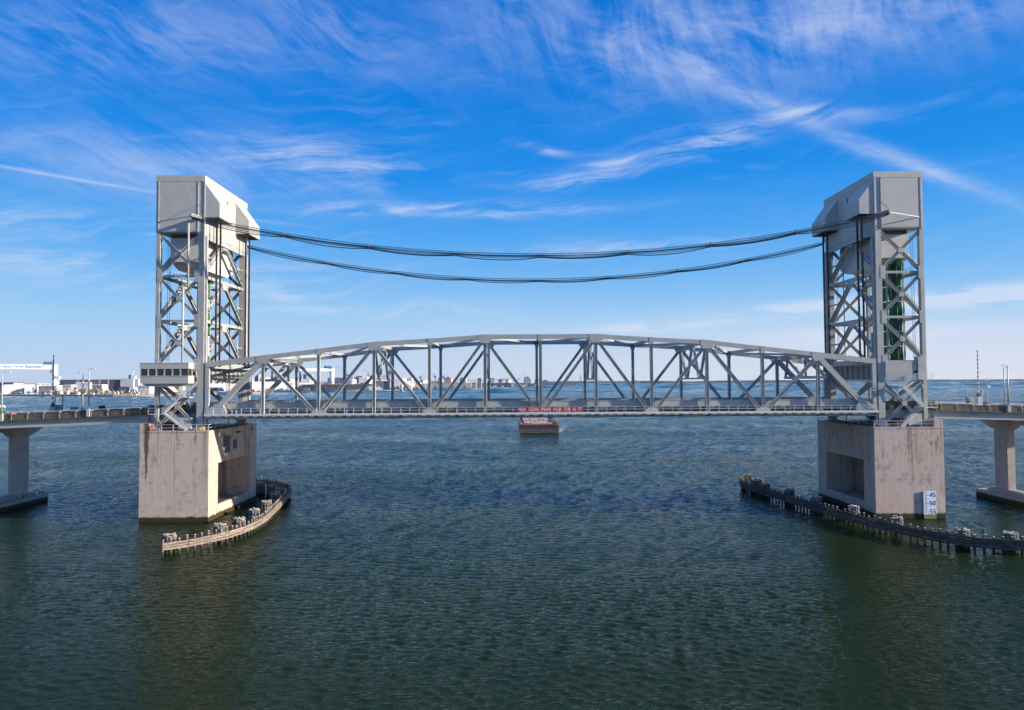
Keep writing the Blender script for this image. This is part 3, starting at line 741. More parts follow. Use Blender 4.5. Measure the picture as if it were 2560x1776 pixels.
# ------------------------------------------------------------------ control cabin on the left tower
t = thing('control_cabin', 'grey control cabin with a band of dark windows on the left tower', 'cabin', (-70.2, -11.5, 25.7))
x0, x1, y0, y1 = -74.75, -65.75, -13.1, -9.9
part('lower_wall', MB().box(x0, x1, y0, y1, 25.75, 27.2), M['steel_panel'], t)
part('upper_wall', MB().box(x0-.04, x1+.04, y0-.04, y1, 28.5, 29.55), M['steel_panel'], t)
part('roof', MB().box(x0-.1, x1+.1, y0-.1, y1, 29.55, 29.66), M['steel_light'], t)
part('sill', MB().box(x0-.07, x1+.07, y0-.07, y1, 27.12, 27.22), M['steel_light'], t)
part('core', MB().box(x0+.5, x1-.5, y0+.5, y1, 27.22, 28.5), M['dark_steel'], t)
nw = 6; wx = (x1-x0)/nw
for k in range(nw+1):
    x = x0+k*wx; part('mullion', MB().box(max(x0, x-.11), min(x1, x+.11), y0, y0+.16, 27.22, 28.5), M['steel_panel'], t)
for k in range(nw):
    part('window', MB().box(x0+k*wx+.11, x0+(k+1)*wx-.11, y0+.07, y0+.11, 27.22, 28.5), M['glass'], t)
for y in (y0, y0+1.6, y1-.1): part('mullion', MB().box(x1-.16, x1, y-.0 if y == y0 else y-.1, y+.1, 27.221, 28.499), M['steel_panel'], t)
for (a, b) in ((y0+.17, y0+1.5), (y0+1.7, y1-.2)): part('window', MB().box(x1-.11, x1-.07, a, b, 27.22, 28.5), M['glass'], t)
part('floor_pan', MB().prism([(x0+.2, 25.75), (x1-.2, 25.75), (x1-1.2, 25.2), (x0+1.2, 25.2)], 'y', y0+.3, y1), M['steel'], t)

# gear housing plate on the right tower
t = thing('plate_housing', 'plain grey steel plate housing across the right tower front', 'housing', (68.5, -10.8, 25.7))
part('front_plate', MB().box(65.3, 71.3, -11.0, -10.75, 25.7, 29.25), M['steel'], t)
part('side_box', MB().box(71.35, 72.55, -11.2, -9.8, 25.6, 30.1), M['steel'], t)
part('hatch', MB().cyl((70.95, -11.01, 27.1), (70.95, -10.99, 27.1), .38, 14), M['ink'], t)

# ------------------------------------------------------------------ stairs at the tower feet
def stair(name, label, flights, landings):
    t = thing(name, label, 'stairs', flights[0][0], 'access stairs at the tower feet')
    for (a, b) in flights:
        a = Vector(a); b = Vector(b); d = b-a; n = int(abs(d.z)/.21)
        f = part('flight', MB().beam(a+Vector((0,-.45,0)), b+Vector((0,-.45,0)), .06, .28).beam(a+Vector((0,.45,0)), b+Vector((0,.45,0)), .06, .28), M['steel_light'], t)
        tm = MB().box(-.14, .14, -.42, .42, -.02, .02).mesh('tread', M['steel_light'])
        for k in range(n): part('tread', tm, None, f, loc=a+d*((k+.5)/n))
        for sy in (-.45, .45):
            for h in (.55, 1.0): part('handrail', MB().beam(a+Vector((0,sy,h)), b+Vector((0,sy,h)), .05, .05), M['steel_light'], f)
            for k in range(5):
                p = a+d*(k/4)+Vector((0,sy,0)); part('baluster', MB().beam(p, p+Vector((0,0,1)), .045, .045), M['steel_light'], f)
    for (xa, xb, ya, yb, z) in landings:
        l = part('landing', MB().box(xa, xb, ya, yb, z-.14, z), M['steel_light'], t)
        for h in (.55, 1.05):
            part('landing_rail', MB().box(xa, xb, ya-.03, ya+.03, z+h-.03, z+h+.03), M['steel_light'], l)
            part('landing_rail', MB().box(xa-.03, xa+.03, ya, yb, z+h-.03, z+h+.03), M['steel_light'], l)
        for x in (xa, (xa+xb)/2, xb): part('landing_post', MB().box(x-.03, x+.03, ya-.03, ya+.03, z, z+1.05), M['steel_light'], l)
        part('landing_leg', MB().beam(((xa+xb)/2-.4, yb, z-.14), ((xa+xb)/2+.3, yb, z-1.9), .1, .1), M['steel_light'], l)
    return t
stair('access_stair', 'zigzag steel stair below the control cabin', [((-66.6,-11.75,16.95),(-70.6,-11.75,20.1)), ((-71.0,-11.75,20.15),(-67.6,-11.75,23.2)), ((-67.3,-10.9,23.2),(-69.4,-10.9,25.6))],
      [(-73.6,-70.6,-12.2,-11.1,20.1), (-67.6,-65.9,-12.2,-10.4,23.2)])
stair('access_stair', 'zigzag steel stair below the plate housing of the right tower', [((67.6,-11.85,16.95),(71.4,-11.85,20.6)), ((71.3,-12.75,20.6),(68.0,-12.75,24.1)), ((68.1,-11.85,24.1),(70.6,-11.85,25.9))],
      [(71.2,73.6,-13.2,-11.2,20.6), (66.6,68.2,-13.2,-11.2,24.1), (70.6,73.3,-12.6,-11.25,25.9)])

# things standing on the left pier
t = thing('life_ring', 'orange life ring hung on the left pier railing', 'life ring', (-73.0, -12.32, 17.5))
part('ring', MB().torus((-72.75, -12.4, 17.5), .33, .11, 'y', 22, 8), M['orange'], t, True)
for k in range(4):
    a = k*math.pi/2+.78; part('band', MB().torus((-72.75+.33*math.cos(a), -12.4, 17.5+.33*math.sin(a)), .1, .03, 'z', 8, 5), M['white'], t)
b = MB(); b.torus((-63.6, -11.7, 17.3), .25, .16, 'y', 12, 6).torus((-63.9, -11.6, 17.15), .2, .13, 'x', 12, 6)
single('hose_coil', b, M['yellow'], 'yellow coiled hose on the left pier corner', 'hose', smooth=True)
for s, xx, lb in ((-1, -67.2, 'grey electrical cabinet on top of the left pier'), (1, 70.6, 'grey electrical cabinet on top of the right pier')):
    t = thing('electrical_cabinet', lb, 'cabinet', (xx, -10.8, 16.9), 'cabinets on the pier tops')
    part('cabinet_body', MB().box(xx-1.2, xx+1.2, -11.2, -10.0, 17.1, 19.3), M['steel'], t)
    for k in (-.6, .6): part('cabinet_door', MB().box(xx+k-.55, xx+k+.55, -11.24, -11.2, 17.2, 19.2), M['steel_panel'], t)
    part('plinth', MB().box(xx-1.1, xx+1.1, -11.1, -10.1, 16.9, 17.1), M['dark_steel'], t)

# ------------------------------------------------------------------ aerial cables between the towers
def aerial(y, zend, zmid, label, hang, n_c):
    t = thing('aerial_cable', label, 'cable', (0, y, zmid), 'aerial cables between the towers')
    def zz(x): return zmid+(zend-zmid)*(x/65.1)**2
    part('messenger_wire', MB().tube([(x, y, zz(x)) for x in [-65.1+130.2*i/60 for i in range(61)]], .05, 5), M['cable'], t)
    part('messenger_wire', MB().tube([(x, y+.25, zz(x)-.12) for x in [-65.1+130.2*i/60 for i in range(61)]], .03, 5), M['cable'], t)
    hx = [-65.1]+hang+[65.1]
    for c in range(n_c):
        dy = (c-(n_c-1)/2)*.16; dr = .38+.07*c; r = .085 if c in (0, n_c-1) else .05
        pts = []
        for a, b in zip(hx[:-1], hx[1:]):
            sag = (.08+.07*c*(1 if c < n_c-1 else 1.3))*(1+.3*math.sin(a+c))
            for k in range(12):
                u = k/12; x = a+(b-a)*u; pts.append((x, y+dy, zz(a)+(zz(b)-zz(a))*u-(zz(a)*(1-u)+zz(b)*u-zz(x))*1.0-dr-sag*4*u*(1-u)))
        pts.append((65.1, y+dy, zz(65.1)-dr))
        part('power_cable', MB().tube(pts, r, 5), M['cable'], t)
    for x in hang:
        h = MB().box(x-.05, x+.05, y-.3, y+.3, zz(x)-.14, zz(x)+.12).box(x-.05, x+.05, y-.42, y+.42, zz(x)-.86, zz(x)-.76)
        for q in (-.3, .3): h.beam((x, y+q, zz(x)), (x, y+q*1.3, zz(x)-.8), .07, .07)
        part('hanger', h, mat('hanger_rust', (.28, .17, .14), .8, 0, .2) if 'hanger_m' not in M else M['hanger_m'], t)
M['hanger_m'] = mat('hanger_rust', (.28, .17, .14), .8, 0, .2)
aerial(-14.1, 57.2, 49.55, 'upper looking bundle of black cables sagging between the towers, nearer one', [-47.6, -31.9, -15.8, 0., 16.2, 31.7, 47.6], 5)
aerial(14.1, 57.0, 48.95, 'lower looking bundle of black cables sagging between the towers, farther one', [-47., -31.3, -15.4, .4, 16.3, 32.1, 47.9], 4)

# ------------------------------------------------------------------ timber fenders
def smooth_path(pts, n=8):
    o = []
    for i in range(len(pts)-1):
        p0 = Vector(pts[max(i-1,0)]); p1 = Vector(pts[i]); p2 = Vector(pts[i+1]); p3 = Vector(pts[min(i+2,len(pts)-1)])
        for k in range(n):
            u = k/n; o.append(.5*((2*p1)+(p2-p0)*u+(2*p0-5*p1+4*p2-p3)*u*u+(3*p1-p0-3*p2+p3)*u**3))
    o.append(Vector(pts[-1])); return o
def walk(path, step):
    o = []; acc = 0; o.append((path[0], (path[1]-path[0]).normalized()))
    for a, b in zip(path[:-1], path[1:]):
        L = (b-a).length; d = (b-a).normalized(); pos = step-acc
        while pos <= L: o.append((a+d*pos, d)); pos += step
        acc = (acc+L) % step if L < step-acc else L-(pos-step)
    return o
def fender(label, pts, side, wz, grp, tm='timber', pk='pile'):
    path = [Vector((p[0], p[1], 0)) for p in smooth_path([(x, y, 0) for x, y in pts])]
    t = thing('timber_fender', label, 'fender', tuple(path[0]), grp)
    rnd = random.Random(3)
    pm = [MB().cyl((0,0,-2), (0,0,2.35+h), .19, 8, .17).mesh('pile', M[pk]) for h in (0, .15, .3)]
    cap = MB().cyl((0,0,0), (0,0,.05), .175, 8, .16).mesh('pile_end', M['pile_top'])
    pl = walk(path, 1.2)
    for (p, d) in pl:
        nrm = Vector((-d.y, d.x, 0))*side
        k = rnd.randrange(3); q = p-nrm*.1
        if rnd.random() < .05: continue
        k = rnd.choice((0,0,1,1,1,2)); tx, ty = rnd.gauss(0, .022), rnd.gauss(0, .022); h_ = 2.35+(0,.15,.3)[k]
        o = part('pile', pm[k], None, t, loc=(q.x, q.y, 0)); o.rotation_euler = (tx, ty, 0)
        part('pile_end', cap, None, t, loc=(q.x+ty*h_, q.y-tx*h_, h_-.01))
    wl = walk(path, 3.6)
    for (a, da), (b, db) in zip(wl[:-1], wl[1:]):
        na = Vector((-da.y, da.x, 0))*side; nb = Vector((-db.y, db.x, 0))*side
        for z0, hh, off in wz:
            j = rnd.uniform(-.03, .03)
            p = a+na*(.30+off); q = b+nb*(.30+off)
            part('wale', MB().beam(p+Vector((0,0,z0+j)), q+Vector((0,0,z0+j))-(q-p).normalized()*.05, .24, hh), M[tm], t)
    return t, path
lf = [(-57.7,-38.5),(-56.9,-38.1),(-55.1,-36.3),(-53.65,-34.2),(-51.9,-31.2),(-50.7,-27.7),(-50.0,-22.5),(-50.3,-15.6),(-51.7,-6.4),(-53.2,3.2),(-54.8,12),(-56.2,17.5),(-58.3,21.8),(-61.2,25.8),(-65,29.2),(-69,31.3),(-73,32.5)]
fender('curved grey timber fender in front of the left pier', lf, -1, [(1.80, .30, 0), (1.40, .29, .02), (1.03, .29, 0)], 'timber fenders')
rf = [(48.9+5,33.0),(51.3,30.3),(49.4,26.2),(48.6,22),(48.9,17),(49.9,11),(51,5),(52,-2),(53,-9),(54.2,-15.5),(55.6,-22),(57.2,-27.2),(58.9,-31.2),(60.9,-35.2),(63.0,-37.9),(65.7,-39.3),(69.25,-40.4),(74,-41.4),(81,-42.3)]
fender('long dark timber fender sweeping past the right pier', rf, -1, [(2.0, .34, 0), (1.62, .34, .05), (1.24, .34, 0), (.86, .34, .03)], 'timber fenders', 'timber_dark', 'pile_dark')
def cluster(x, y, label, h=2.7, r=.78, group='pile clusters inside the fenders'):
    t = thing('pile_cluster', label, 'pile cluster', (x, y, 0), group); rnd = random.Random(int(x*7+y*3))
    spots = [(0,0)]+[(r*.5*math.cos(a), r*.5*math.sin(a)) for a in [k*math.pi/3 for k in range(6)]]+[(r*math.cos(a), r*math.sin(a)) for a in [k*math.pi/6 for k in range(12)]]
    for (a, b) in spots:
        hh = h+rnd.uniform(-.18, .18)
        o = part('pile', MB().cyl((x+a*1.06, y+b*1.06, -2), (x+a, y+b, hh), .25, 8, .22), M['pile'], t)
        part('pile_end', MB().cyl((x+a, y+b, hh), (x+a, y+b, hh+.06), .215, 8, .18), M['pile_top'], o)
    part('wrap', MB().cyl((x, y, h-.85), (x, y, h-.6), r+.25, 16, None, False), M['dark_steel'], t)
for k, (x, y) in enumerate([(-57.7,-36.3), (-53.2,-28.6), (-52.1,-23.3), (-52.6,-14.8), (-53.5,-5.8), (-55.0,4.0), (-60.0,16.0), (-63.5,19.2)]):
    cluster(x, y, 'round cluster of timber piles, number %s from the near tip behind the left fender' % ['one','two','three','four','five','six','seven','eight'][k])
for k, (x, y) in enumerate([(69.0,-38.3), (63.5,-35.6), (58.7,-25.8), (56.6,-15.2), (54.7,-4.0), (53.2,6.0), (50.9,14.0), (50.5,19.2), (52.3,22.4)]):
    cluster(x, y, 'round cluster of timber piles, number %s from the near end behind the right fender' % ['one','two','three','four','five','six','seven','eight','nine'][k])

# ------------------------------------------------------------------ approach spans
def approach(s, slope, x_end, label, post_label):
    t = thing('approach_span', label, 'bridge span', (s*76, 0, 18), 'concrete approach spans')
    X0 = 74.9
    def dz(x): return -slope*(abs(x)-76)
    def sl(name, y0, y1, z0, z1, mt, xa=X0, xb=x_end):
        m_ = MB(); vs = []
        for x in (xa, xb):
            for (y, z) in ((y0, z0), (y1, z0), (y1, z1), (y0, z1)): vs.append((s*x, y, z+dz(x)))
        m_.add(vs, [(0,1,2,3),(7,6,5,4),(0,4,5,1),(1,5,6,2),(2,6,7,3),(3,7,4,0)]); return part(name, m_, mt, t)
    sl('deck', -10.2, 10.2, 19.85, 20.1, M['asphalt'])
    for y in (-9.2, -5.6, -1.9, 1.9, 5.6, 9.2):
        sl('girder', y-.45, y+.45, 18.45, 19.85, M['girder_conc'])
        sl('girder_flange', y-.6, y+.6, 18.35, 18.62, M['girder_conc'])
    for sy in (-1, 1):
        sl('deck_edge', sy*9.9, sy*10.35, 19.75, 20.02, M['parapet'])
        sl('parapet', sy*9.95, sy*10.25, 20.02, 20.85, M['parapet'])
        sl('parapet_cap', sy*9.9, sy*10.3, 20.85, 20.97, M['parapet'])
        sl('guard_rail', sy*10.05, sy*10.15, 21.18, 21.30, M['steel_light'])
        n = int((x_end-X0)/3.05)
        for k in range(n):
            x = X0+1.2+k*3.05
            part('rail_post', MB().box(s*x-.09, s*x+.09, sy*10.0, sy*10.2, 20.95+dz(x), 21.2+dz(x)), M['steel_light'], t)
            if sy < 0: part('drain_strap', MB().box(s*x-.04, s*x+.04, -10.40, -10.355, 19.8+dz(x), 20.9+dz(x)), M['steel_old'], t)
    return dz
dzl = approach(-1, .036, 134, 'concrete approach span with stained parapet at the left edge', '')
dzr = approach(1, .031, 122, 'concrete approach span with stained parapet at the right edge', '')
def approach_pier(s, xf, label, top):
    t = thing('approach_pier', label, 'pier', (s*(xf+1.9), 0, 0), 'approach span piers')
    mt = M['approach_conc']
    f = MB().box(s*xf, s*(xf+3.8), -13.2, 13.2, -2.5, 1.65)
    part('footing', f, M['foot'], t)
    part('footing_ramp', MB().prism([(-2.2, 1.65), (11, 1.65), (9, 2.6), (0, 2.6)], 'x', s*(xf+.8), s*(xf+3.0)), M['foot'], t)
    xa, xb = xf+1.0, xf+2.6
    for yc in (-6.2, 6.2):
        part('column', MB().box(s*xa, s*xb, yc-2.0, yc+2.0, 1.65, top-2.3), mt, t)
    half = [(0, top), (12.4, top), (12.4, top-.9), (8.4, top-2.35), (4.0, top-2.35), (2.2, top-1.1), (0, top-1.1)]
    poly = half+[(-y, z) for y, z in reversed(half[1:-1])]
    part('pier_cap', MB().prism(poly, 'x', s*(xa-.25), s*(xb+.25)), mt, t)
    return t
M['foot'] = pier_mat('footing_concrete', (.40, .37, .34), (.25, .23, .20), (.42, .38, .35))
approach_pier(-1, 108.6, 'twin column concrete pier at the left edge, with dark birds on its footing', 17.05)
approach_pier(1, 97.3, 'twin column concrete pier at the right edge', 17.45)
# birds on the left footing
def bird(x, y, z, rz, label, grp, sc=1.0):
    m_ = MB()
    # body of stacked rings: upright perched cormorant
    rings = [(-.10, .0, .05), (-.06, .08, .09), (.0, .22, .13), (.03, .38, .12), (.06, .5, .07), (.10, .62, .045), (.13, .72, .05), (.20, .75, .03), (.30, .74, .012)]
    n = 8
    for (px_, pz, r_) in rings:
        for j in range(n):
            a = 2*math.pi*j/n; m_.v.append((px_*sc, r_*math.cos(a)*sc, (pz+r_*.7*math.sin(a))*sc))
    for i in range(len(rings)-1):
        for j in range(n): m_.f.append((i*n+j, i*n+(j+1)%n, (i+1)*n+(j+1)%n, (i+1)*n+j))
    me = m_.mesh('cormorant', M['bird'], True)
    o = link('cormorant', me, None, (x, y, z), rz); o['label'] = label; o['category'] = 'bird'; o['group'] = grp
rb = random.Random(5)
for k in range(16):
    y = 12.9-k*.75-rb.uniform(0, .3); bird(-108.9-rb.uniform(0, .8), y, 1.66, rb.uniform(0, 6.28), 'black cormorant resting on the left approach pier footing', 'cormorants on the footing')
for x, y, lb in ((62.35,-37.45,'black cormorant on the fender near the second pile cluster, left of a pair'), (64.6,-38.75,'black cormorant on the fender near the second pile cluster, right of a pair')):
    bird(x, y, 2.68, 1.0, lb, 'cormorants on the fender')

# street lights
def street_lamp(x, y, z0, h, arm, label):
    t = thing('street_lamp', label, 'street lamp', (x, y, z0), 'street lamps on the approaches')
    part('base', MB().box(x-.3, x+.3, y-.25, y+.25, z0-1.2, z0+.15), M['girder_conc'], t)
    part('pole', MB().cyl((x, y, z0+.15), (x, y, z0+h), .15, 10, .09), M['lamp_pole'], t, True)
    part('arm', MB().cyl((x, y, z0+h-.06), (x+arm, y, z0+h+.05), .05, 6), M['lamp_pole'], t)
    part('lamp_head', MB().box(x+arm*.55, x+arm*1.25, y-.14, y+.14, z0+h+.0, z0+h+.13), M['white'], t)
street_lamp(-85.9, -10.3, 20.75, 7.9, 1.0, 'tall street lamp on the near parapet, left of the left tower, arm to the right')
street_lamp(-99.5, 10.3, 20.2, 8.0, -1.0, 'tall street lamp on the far parapet, left of the left tower, arm to the left')
street_lamp(-102.4, -10.3, 20.0, 8.1, 1.3, 'tall street lamp at the very left edge of the picture')
street_lamp(88.8, -10.3, 20.7, 7.6, -1.0, 'tall street lamp on the near parapet at the right, arm to the left')
street_lamp(102.3, 10.3, 20.6, 7.7, 1.0, 'tall street lamp on the far parapet at the right, arm to the right')
street_lamp(84.4, 10.3, 21.3, 7.6, .8, 'tall street lamp beside the right tower, on the far parapet')

# traffic barrier gates with raised arms
def gate(x, y, z0, ztop, w_, label):
    t = thing('barrier_gate', label, 'barrier gate', (x, y, z0), 'raised barrier gates')
    part('cabinet', MB().box(x-.45, x+.45, y-.4, y+.4, z0-.9, z0+.9), M['steel_light'], t)
    part('pivot', MB().box(x-.2, x+.2, y-.3, y+.3, z0+.9, z0+1.5), M['dark_steel'], t)
    n = 20; a = z0+1.3; hgt = (ztop-a)/n
    for k in range(n):
        wd = w_*(1-.4*k/n)
        part('stripe_red' if k % 2 == 0 else 'stripe_white', MB().prism([(x-wd, a+k*hgt), (x+wd, a+k*hgt+.18), (x+wd*.98, a+(k+1)*hgt+.18), (x-wd*.98, a+(k+1)*hgt)], 'y', y-.09, y+.09), M['gate_red'] if k % 2 == 0 else M['white'], t)
    part('tip_light', MB().cyl((x, y, ztop+.1), (x, y, ztop+.55), .1, 8), M['gate_red'], t)
M['gate_red'] = mat('gate_red', (.42, .03, .05), .5, 0, .06)
gate(-99.4, 0, 20.3, 31.2, .15, 'raised red and white barrier arm on the left approach road')
gate(89.9, 0, 21.3, 31.2, .11, 'raised red and white barrier arm on the right approach road')
# sign gantries beside the gates
def gantry(x0, x1, y, z0, z1, label):
    t = thing('signal_gantry', label, 'signal gantry', ((x0+x1)/2, y, z0), 'signal frames by the gates')
    for x in (x0, x1): part('post', MB().cyl((x, y, z0), (x, y, z1), .12, 8), M['steel_old'], t)
    part('cross_arm', MB().box(x0-.1, x1+.1, y-.1, y+.1, z1-.15, z1+.05), M['steel_old'], t)
    part('panel', MB().box(x0, x1, y-.25, y-.15, z0, z0+1.2), M['steel'], t)
gantry(-99.6, -98.0, 1.0, 20.3, 23.2, 'grey signal frame standing by the left barrier gate')
gantry(88.0, 91.3, 1.0, 20.9, 23.6, 'grey signal frame standing by the right barrier gate')
t = thing('traffic_signal', 'slim signal post with a round white lamp right of the right gate', 'signal', (92.0, 0, 21))
part('post', MB().cyl((91.7, 0, 20.2), (91.7, 0, 26.1), .07, 8), M['steel_old'], t)
part('lamp', MB().cyl((92.0, -.2, 24.2), (92.0, .1, 24.2), .25, 12), M['white'], t)
# portable toilet, crates on the left approach
t = thing('portable_toilet', 'green portable toilet with white roof at the left edge of the deck', 'toilet', (-105.4, -6, 19))
part('cabin', MB().box(-106.0, -104.8, -7.2, -6.0, 19.0, 21.3), M['green_box'], t)
part('roof', MB().prism([(-106.1, 21.3), (-104.7, 21.3), (-105.0, 21.65), (-105.8, 21.65)], 'y', -7.3, -5.9), M['white'], t)
part('door', MB().box(-105.8, -105.0, -7.24, -7.2, 19.1, 21.1), M['white'], t)
for x, wd, hh, y, lb, mk in ((-101.6, 1.0, .55, -8.8, 'small orange crate behind the left parapet', 'orange'), (-96.2, .9, 1.1, 2, 'grey control box on the left roadway', 'steel'), (-91.6, .7, 1.1, 4, 'dark brown control box on the left roadway', 'rope'),
                          (82.5, .8, 1.2, 8.5, 'tan control box near the right tower end', 'net_frame'), (86.0, .45, .9, 8.5, 'small tan box on the right roadway', 'net_frame'), (97.0, .6, .7, 8.5, 'small orange brown box on the far right parapet', 'rope')):
    zb = 20.1+(dzl(x) if x < 0 else dzr(x))
    t = thing('equipment_box', lb, 'box', (x, y, zb))
    wd *= .6
    part('box_body', MB().box(x-wd, x+wd, y-.5, y+.5, zb, zb+hh+.5), M[mk], t)
    part('box_lid', MB().box(x-wd-.06, x+wd+.06, y-.56, y+.56, zb+hh+.5, zb+hh+.6), M[mk], t)
# bearings and dark under-deck gear between approach girders and tower
for s, nm in ((-1, 'left'), (1, 'right')):
    t = thing('tower_deck', 'steel road deck passing through the %s tower' % nm, 'deck', (s*69, 0, 19), 'road decks through the towers')
    part('deck_slab', MB().box(s*63.75, s*74.85, -9.6, 9.6, 20.0, 20.95), M['asphalt'], t)
    for sy in (-1, 1):
        part('parapet', MB().box(s*65.8, s*74.85, sy*9.2, sy*9.5, 20.955, 21.7), M['parapet'], t)
        part('edge_girder', MB().box(s*65.4, s*74.85, sy*8.6, sy*9.1, 18.4, 20.0), M['steel_old'], t)
    for x in (66, 69.5, 73): part('cross_girder', MB().box(s*x-.25, s*x+.25, -8.5, 8.5, 18.6, 19.95), M['dark_steel'], t)

# ------------------------------------------------------------------ barge
t = thing('barge', 'rusty flat deck barge heading towards the bridge', 'barge', (9, 217, 0))
M['rust'] = mat('rust_hull', (.075, .043, .031), .8, 0, .4, .4, .7, (.025, .018, .016), .6)
M['hull_low'] = mat('hull_boot', (.25, .215, .17), .8, 0, .2, .4, .4, (.06, .05, .04))
M['barge_deck'] = mat('barge_deck', (.42, .345, .28), .9, 0, .25, .15, 0, (.16, .12, .095), .6)
M['rust_lit'] = mat('rust_orange_lit', (.34, .19, .10), .8, 0, .3, .6, .3, (.12, .06, .035), .4)  # brighter copy of the rust, orange sun highlights put into the colour
bx0, bx1, by0, by1 = -1.9, 18.0, 217, 275
part('hull_lower', MB().prism([(by0+1.2,-.6),(by0,2.0),(by1,2.0),(by1,-.6)], 'x', bx0, bx1), M['hull_low'], t)
part('hull_upper', MB().box(bx0, bx1, by0-.05, by1, 2.0, 4.2), M['rust'], t)
part('deck', MB().box(bx0+.2, bx1-.2, by0+.3, by1-.3, 4.2, 4.28), M['rust'], t)
part('deck_load', MB().box(bx0+2.2, bx1-3.2, by0+2.2, by1-4, 4.284, 4.75), M['barge_deck'], t)
part('bow_ramp', MB().box(bx0+6, bx1-6.3, by0+.5, by0+2.2, 4.284, 4.9), M['girder_conc'], t)
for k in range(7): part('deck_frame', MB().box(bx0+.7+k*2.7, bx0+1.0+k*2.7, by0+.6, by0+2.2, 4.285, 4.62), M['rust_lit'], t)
for k in range(9): part('hull_rib', MB().box(bx0+1.0+k*2.2, bx0+1.25+k*2.2, by0-.14, by0-.05, 2.1, 4.15), M['rust'], t)
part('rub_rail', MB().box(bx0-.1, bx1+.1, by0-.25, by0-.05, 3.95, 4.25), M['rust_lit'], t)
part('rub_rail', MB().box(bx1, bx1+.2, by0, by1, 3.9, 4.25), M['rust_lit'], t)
for k in range(5): part('deck_pallet', MB().box(bx0+3+k*2.3, bx0+4.4+k*2.3, by0+20+6*math.sin(k*2), by0+23+6*math.sin(k*2), 4.76, 5.3+.3*(k % 2)), M['timber'], t)
for x in (bx0+.1, bx1-.5): part('bulwark', MB().box(x, x+.4, by0, by1, 4.28, 5.0), M['barge_wood'] if 'barge_wood' in M else M['timber'], t)
part('stern_wall', MB().box(bx0+.6, bx1-.6, by1-.6, by1, 4.28, 6.2), M['dark_steel'], t)
part('winch', MB().cyl((7.2, by1-3, 5.3), (9.3, by1-3, 5.3), 1.0, 12), M['rust_orange_lit'] if 'rust_orange_lit' in M else M['orange'], t)
for x in (3.9, 10.6): part('deck_box', MB().box(x, x+1.9, by1-3, by1-2, 4.28, 5.9), M['white'], t)
part('mast', MB().cyl((15.2, 222, 4.3), (15.2, 222, 8.2), .09, 6), M['red'], t)
part('deck_cabin', MB().box(14.9, 17.2, 222, 250, 4.28, 5.3), mat('blue_grey', (.07, .12, .18), .6, 0, .1), t)
for x in (bx0+.8, bx0+4.5, bx1-4.2, bx1-1.2): part('bollard', MB().cyl((x, by0+.7, 4.28), (x, by0+.7, 5.0), .3, 8), M['yellow'], t)
# bow wave foam: real flakes of foam floating on the water
fm = MB(); rf_ = random.Random(9)
def flake(x, y, r):
    a0 = rf_.uniform(0, 6.28); fm.add([(x+r*math.cos(a0+k*1.2566)*rf_.uniform(.6, 1.2)*1.4, y+r*math.sin(a0+k*1.2566)*rf_.uniform(.6, 1.2), .06) for k in range(5)], [(0,1,2,3,4)])
for k in range(900):
    u = rf_.random()**1.3; sd = rf_.choice((-1, 1, 1))
    y = 216.5+u*60; x = (bx1+.3+u*7+rf_.gauss(0, .5+u*1.2)) if sd > 0 else (bx0-.3-u*6-rf_.gauss(0, .6+u))
    if sd < 0 and rf_.random() < .5: continue
    flake(x, y, rf_.uniform(.12, .42)*(1.1-.6*u))
for k in range(420): flake(rf_.uniform(6, 20), 216.4-abs(rf_.gauss(0, .45)), rf_.uniform(.15, .4))
for k in range(60): flake(rf_.uniform(-2, 6), 216.5-abs(rf_.gauss(0, .25)), rf_.uniform(.1, .3))
struct('wake_foam', fm, mat('foam', (.8, .82, .84), .9, 0, .05), 'stuff', 'white bow foam beside the barge')

# ------------------------------------------------------------------ far shore: shipyard ground and land
M['yard'] = mat('yard_ground', (.30, .24, .18), .95, 0, .3, .02, 0, (.10, .09, .075), .5)
M['seawall'] = mat('seawall', (.20, .17, .14), .9, 0, .3, .05, 0, (.06, .05, .04), .5)
GZ = 2.6
shore = [(-5200,1560),(-1205,1512),(-1080,1455),(-992,1420),(-905,1385),(-832,1332),(-782,1332),(-776,1420),(-800,1700),(-790,1945),(-657,1990),(-640,2040),(-400,2040),(-372,2120),(-360,2520),(-339,2590),(-138,2610),(-120,2900),(-88,3310),(20,3350),(122,3420),(150,3900),(420,5000),(520,9000),(-5200,9000)]
struct('shipyard_ground', MB().prism(shore, 'z', -1, GZ), M['yard'])
M['far_land'] = mat('far_woods', (.09, .10, .10), 1, 0, .3, .01)
def ridge(pts, zfun, depth, seed):
    m_ = MB(); rr = random.Random(seed); n = 160
    tops = []
    for i in range(n+1):
        u = i/n; k = u*(len(pts)-1); a = int(min(k, len(pts)-2)); f = k-a
        x = pts[a][0]*(1-f)+pts[a+1][0]*f; y = pts[a][1]*(1-f)+pts[a+1][1]*f
        z = zfun(u)+rr.uniform(-1.8, 2.2); tops.append((x, y, z))
    for (x, y, z) in tops: m_.v += [(x, y, -1), (x, y+40, z), (x, y+depth, z*.9), (x, y+depth, -1)]
    for i in range(n):
        for j in range(3): m_.f.append((i*4+j, (i+1)*4+j, (i+1)*4+j+1, i*4+j+1))
    return m_
struct('far_shore_land', ridge([(350,8700),(1600,8800),(2600,8500),(4200,8100),(5200,8000),(7500,7600),(12000,7000)], lambda u: 29+5*math.sin(u*17)+3*math.sin(u*41), 900, 4), M['far_land'])
M['far_wood'] = mat('bare_winter_wood', (.085, .068, .055), 1, 0, .35, .03)
struct('winter_wood', ridge([(-2600,2150),(-1500,2150),(-1300,2350),(-900,2600),(-500,2900),(-200,3600)], lambda u: 27+4*math.sin(u*23)+3*math.sin(u*57), 160, 6), M['far_wood'], 'stuff', 'brown bare winter wood behind the shipyard')

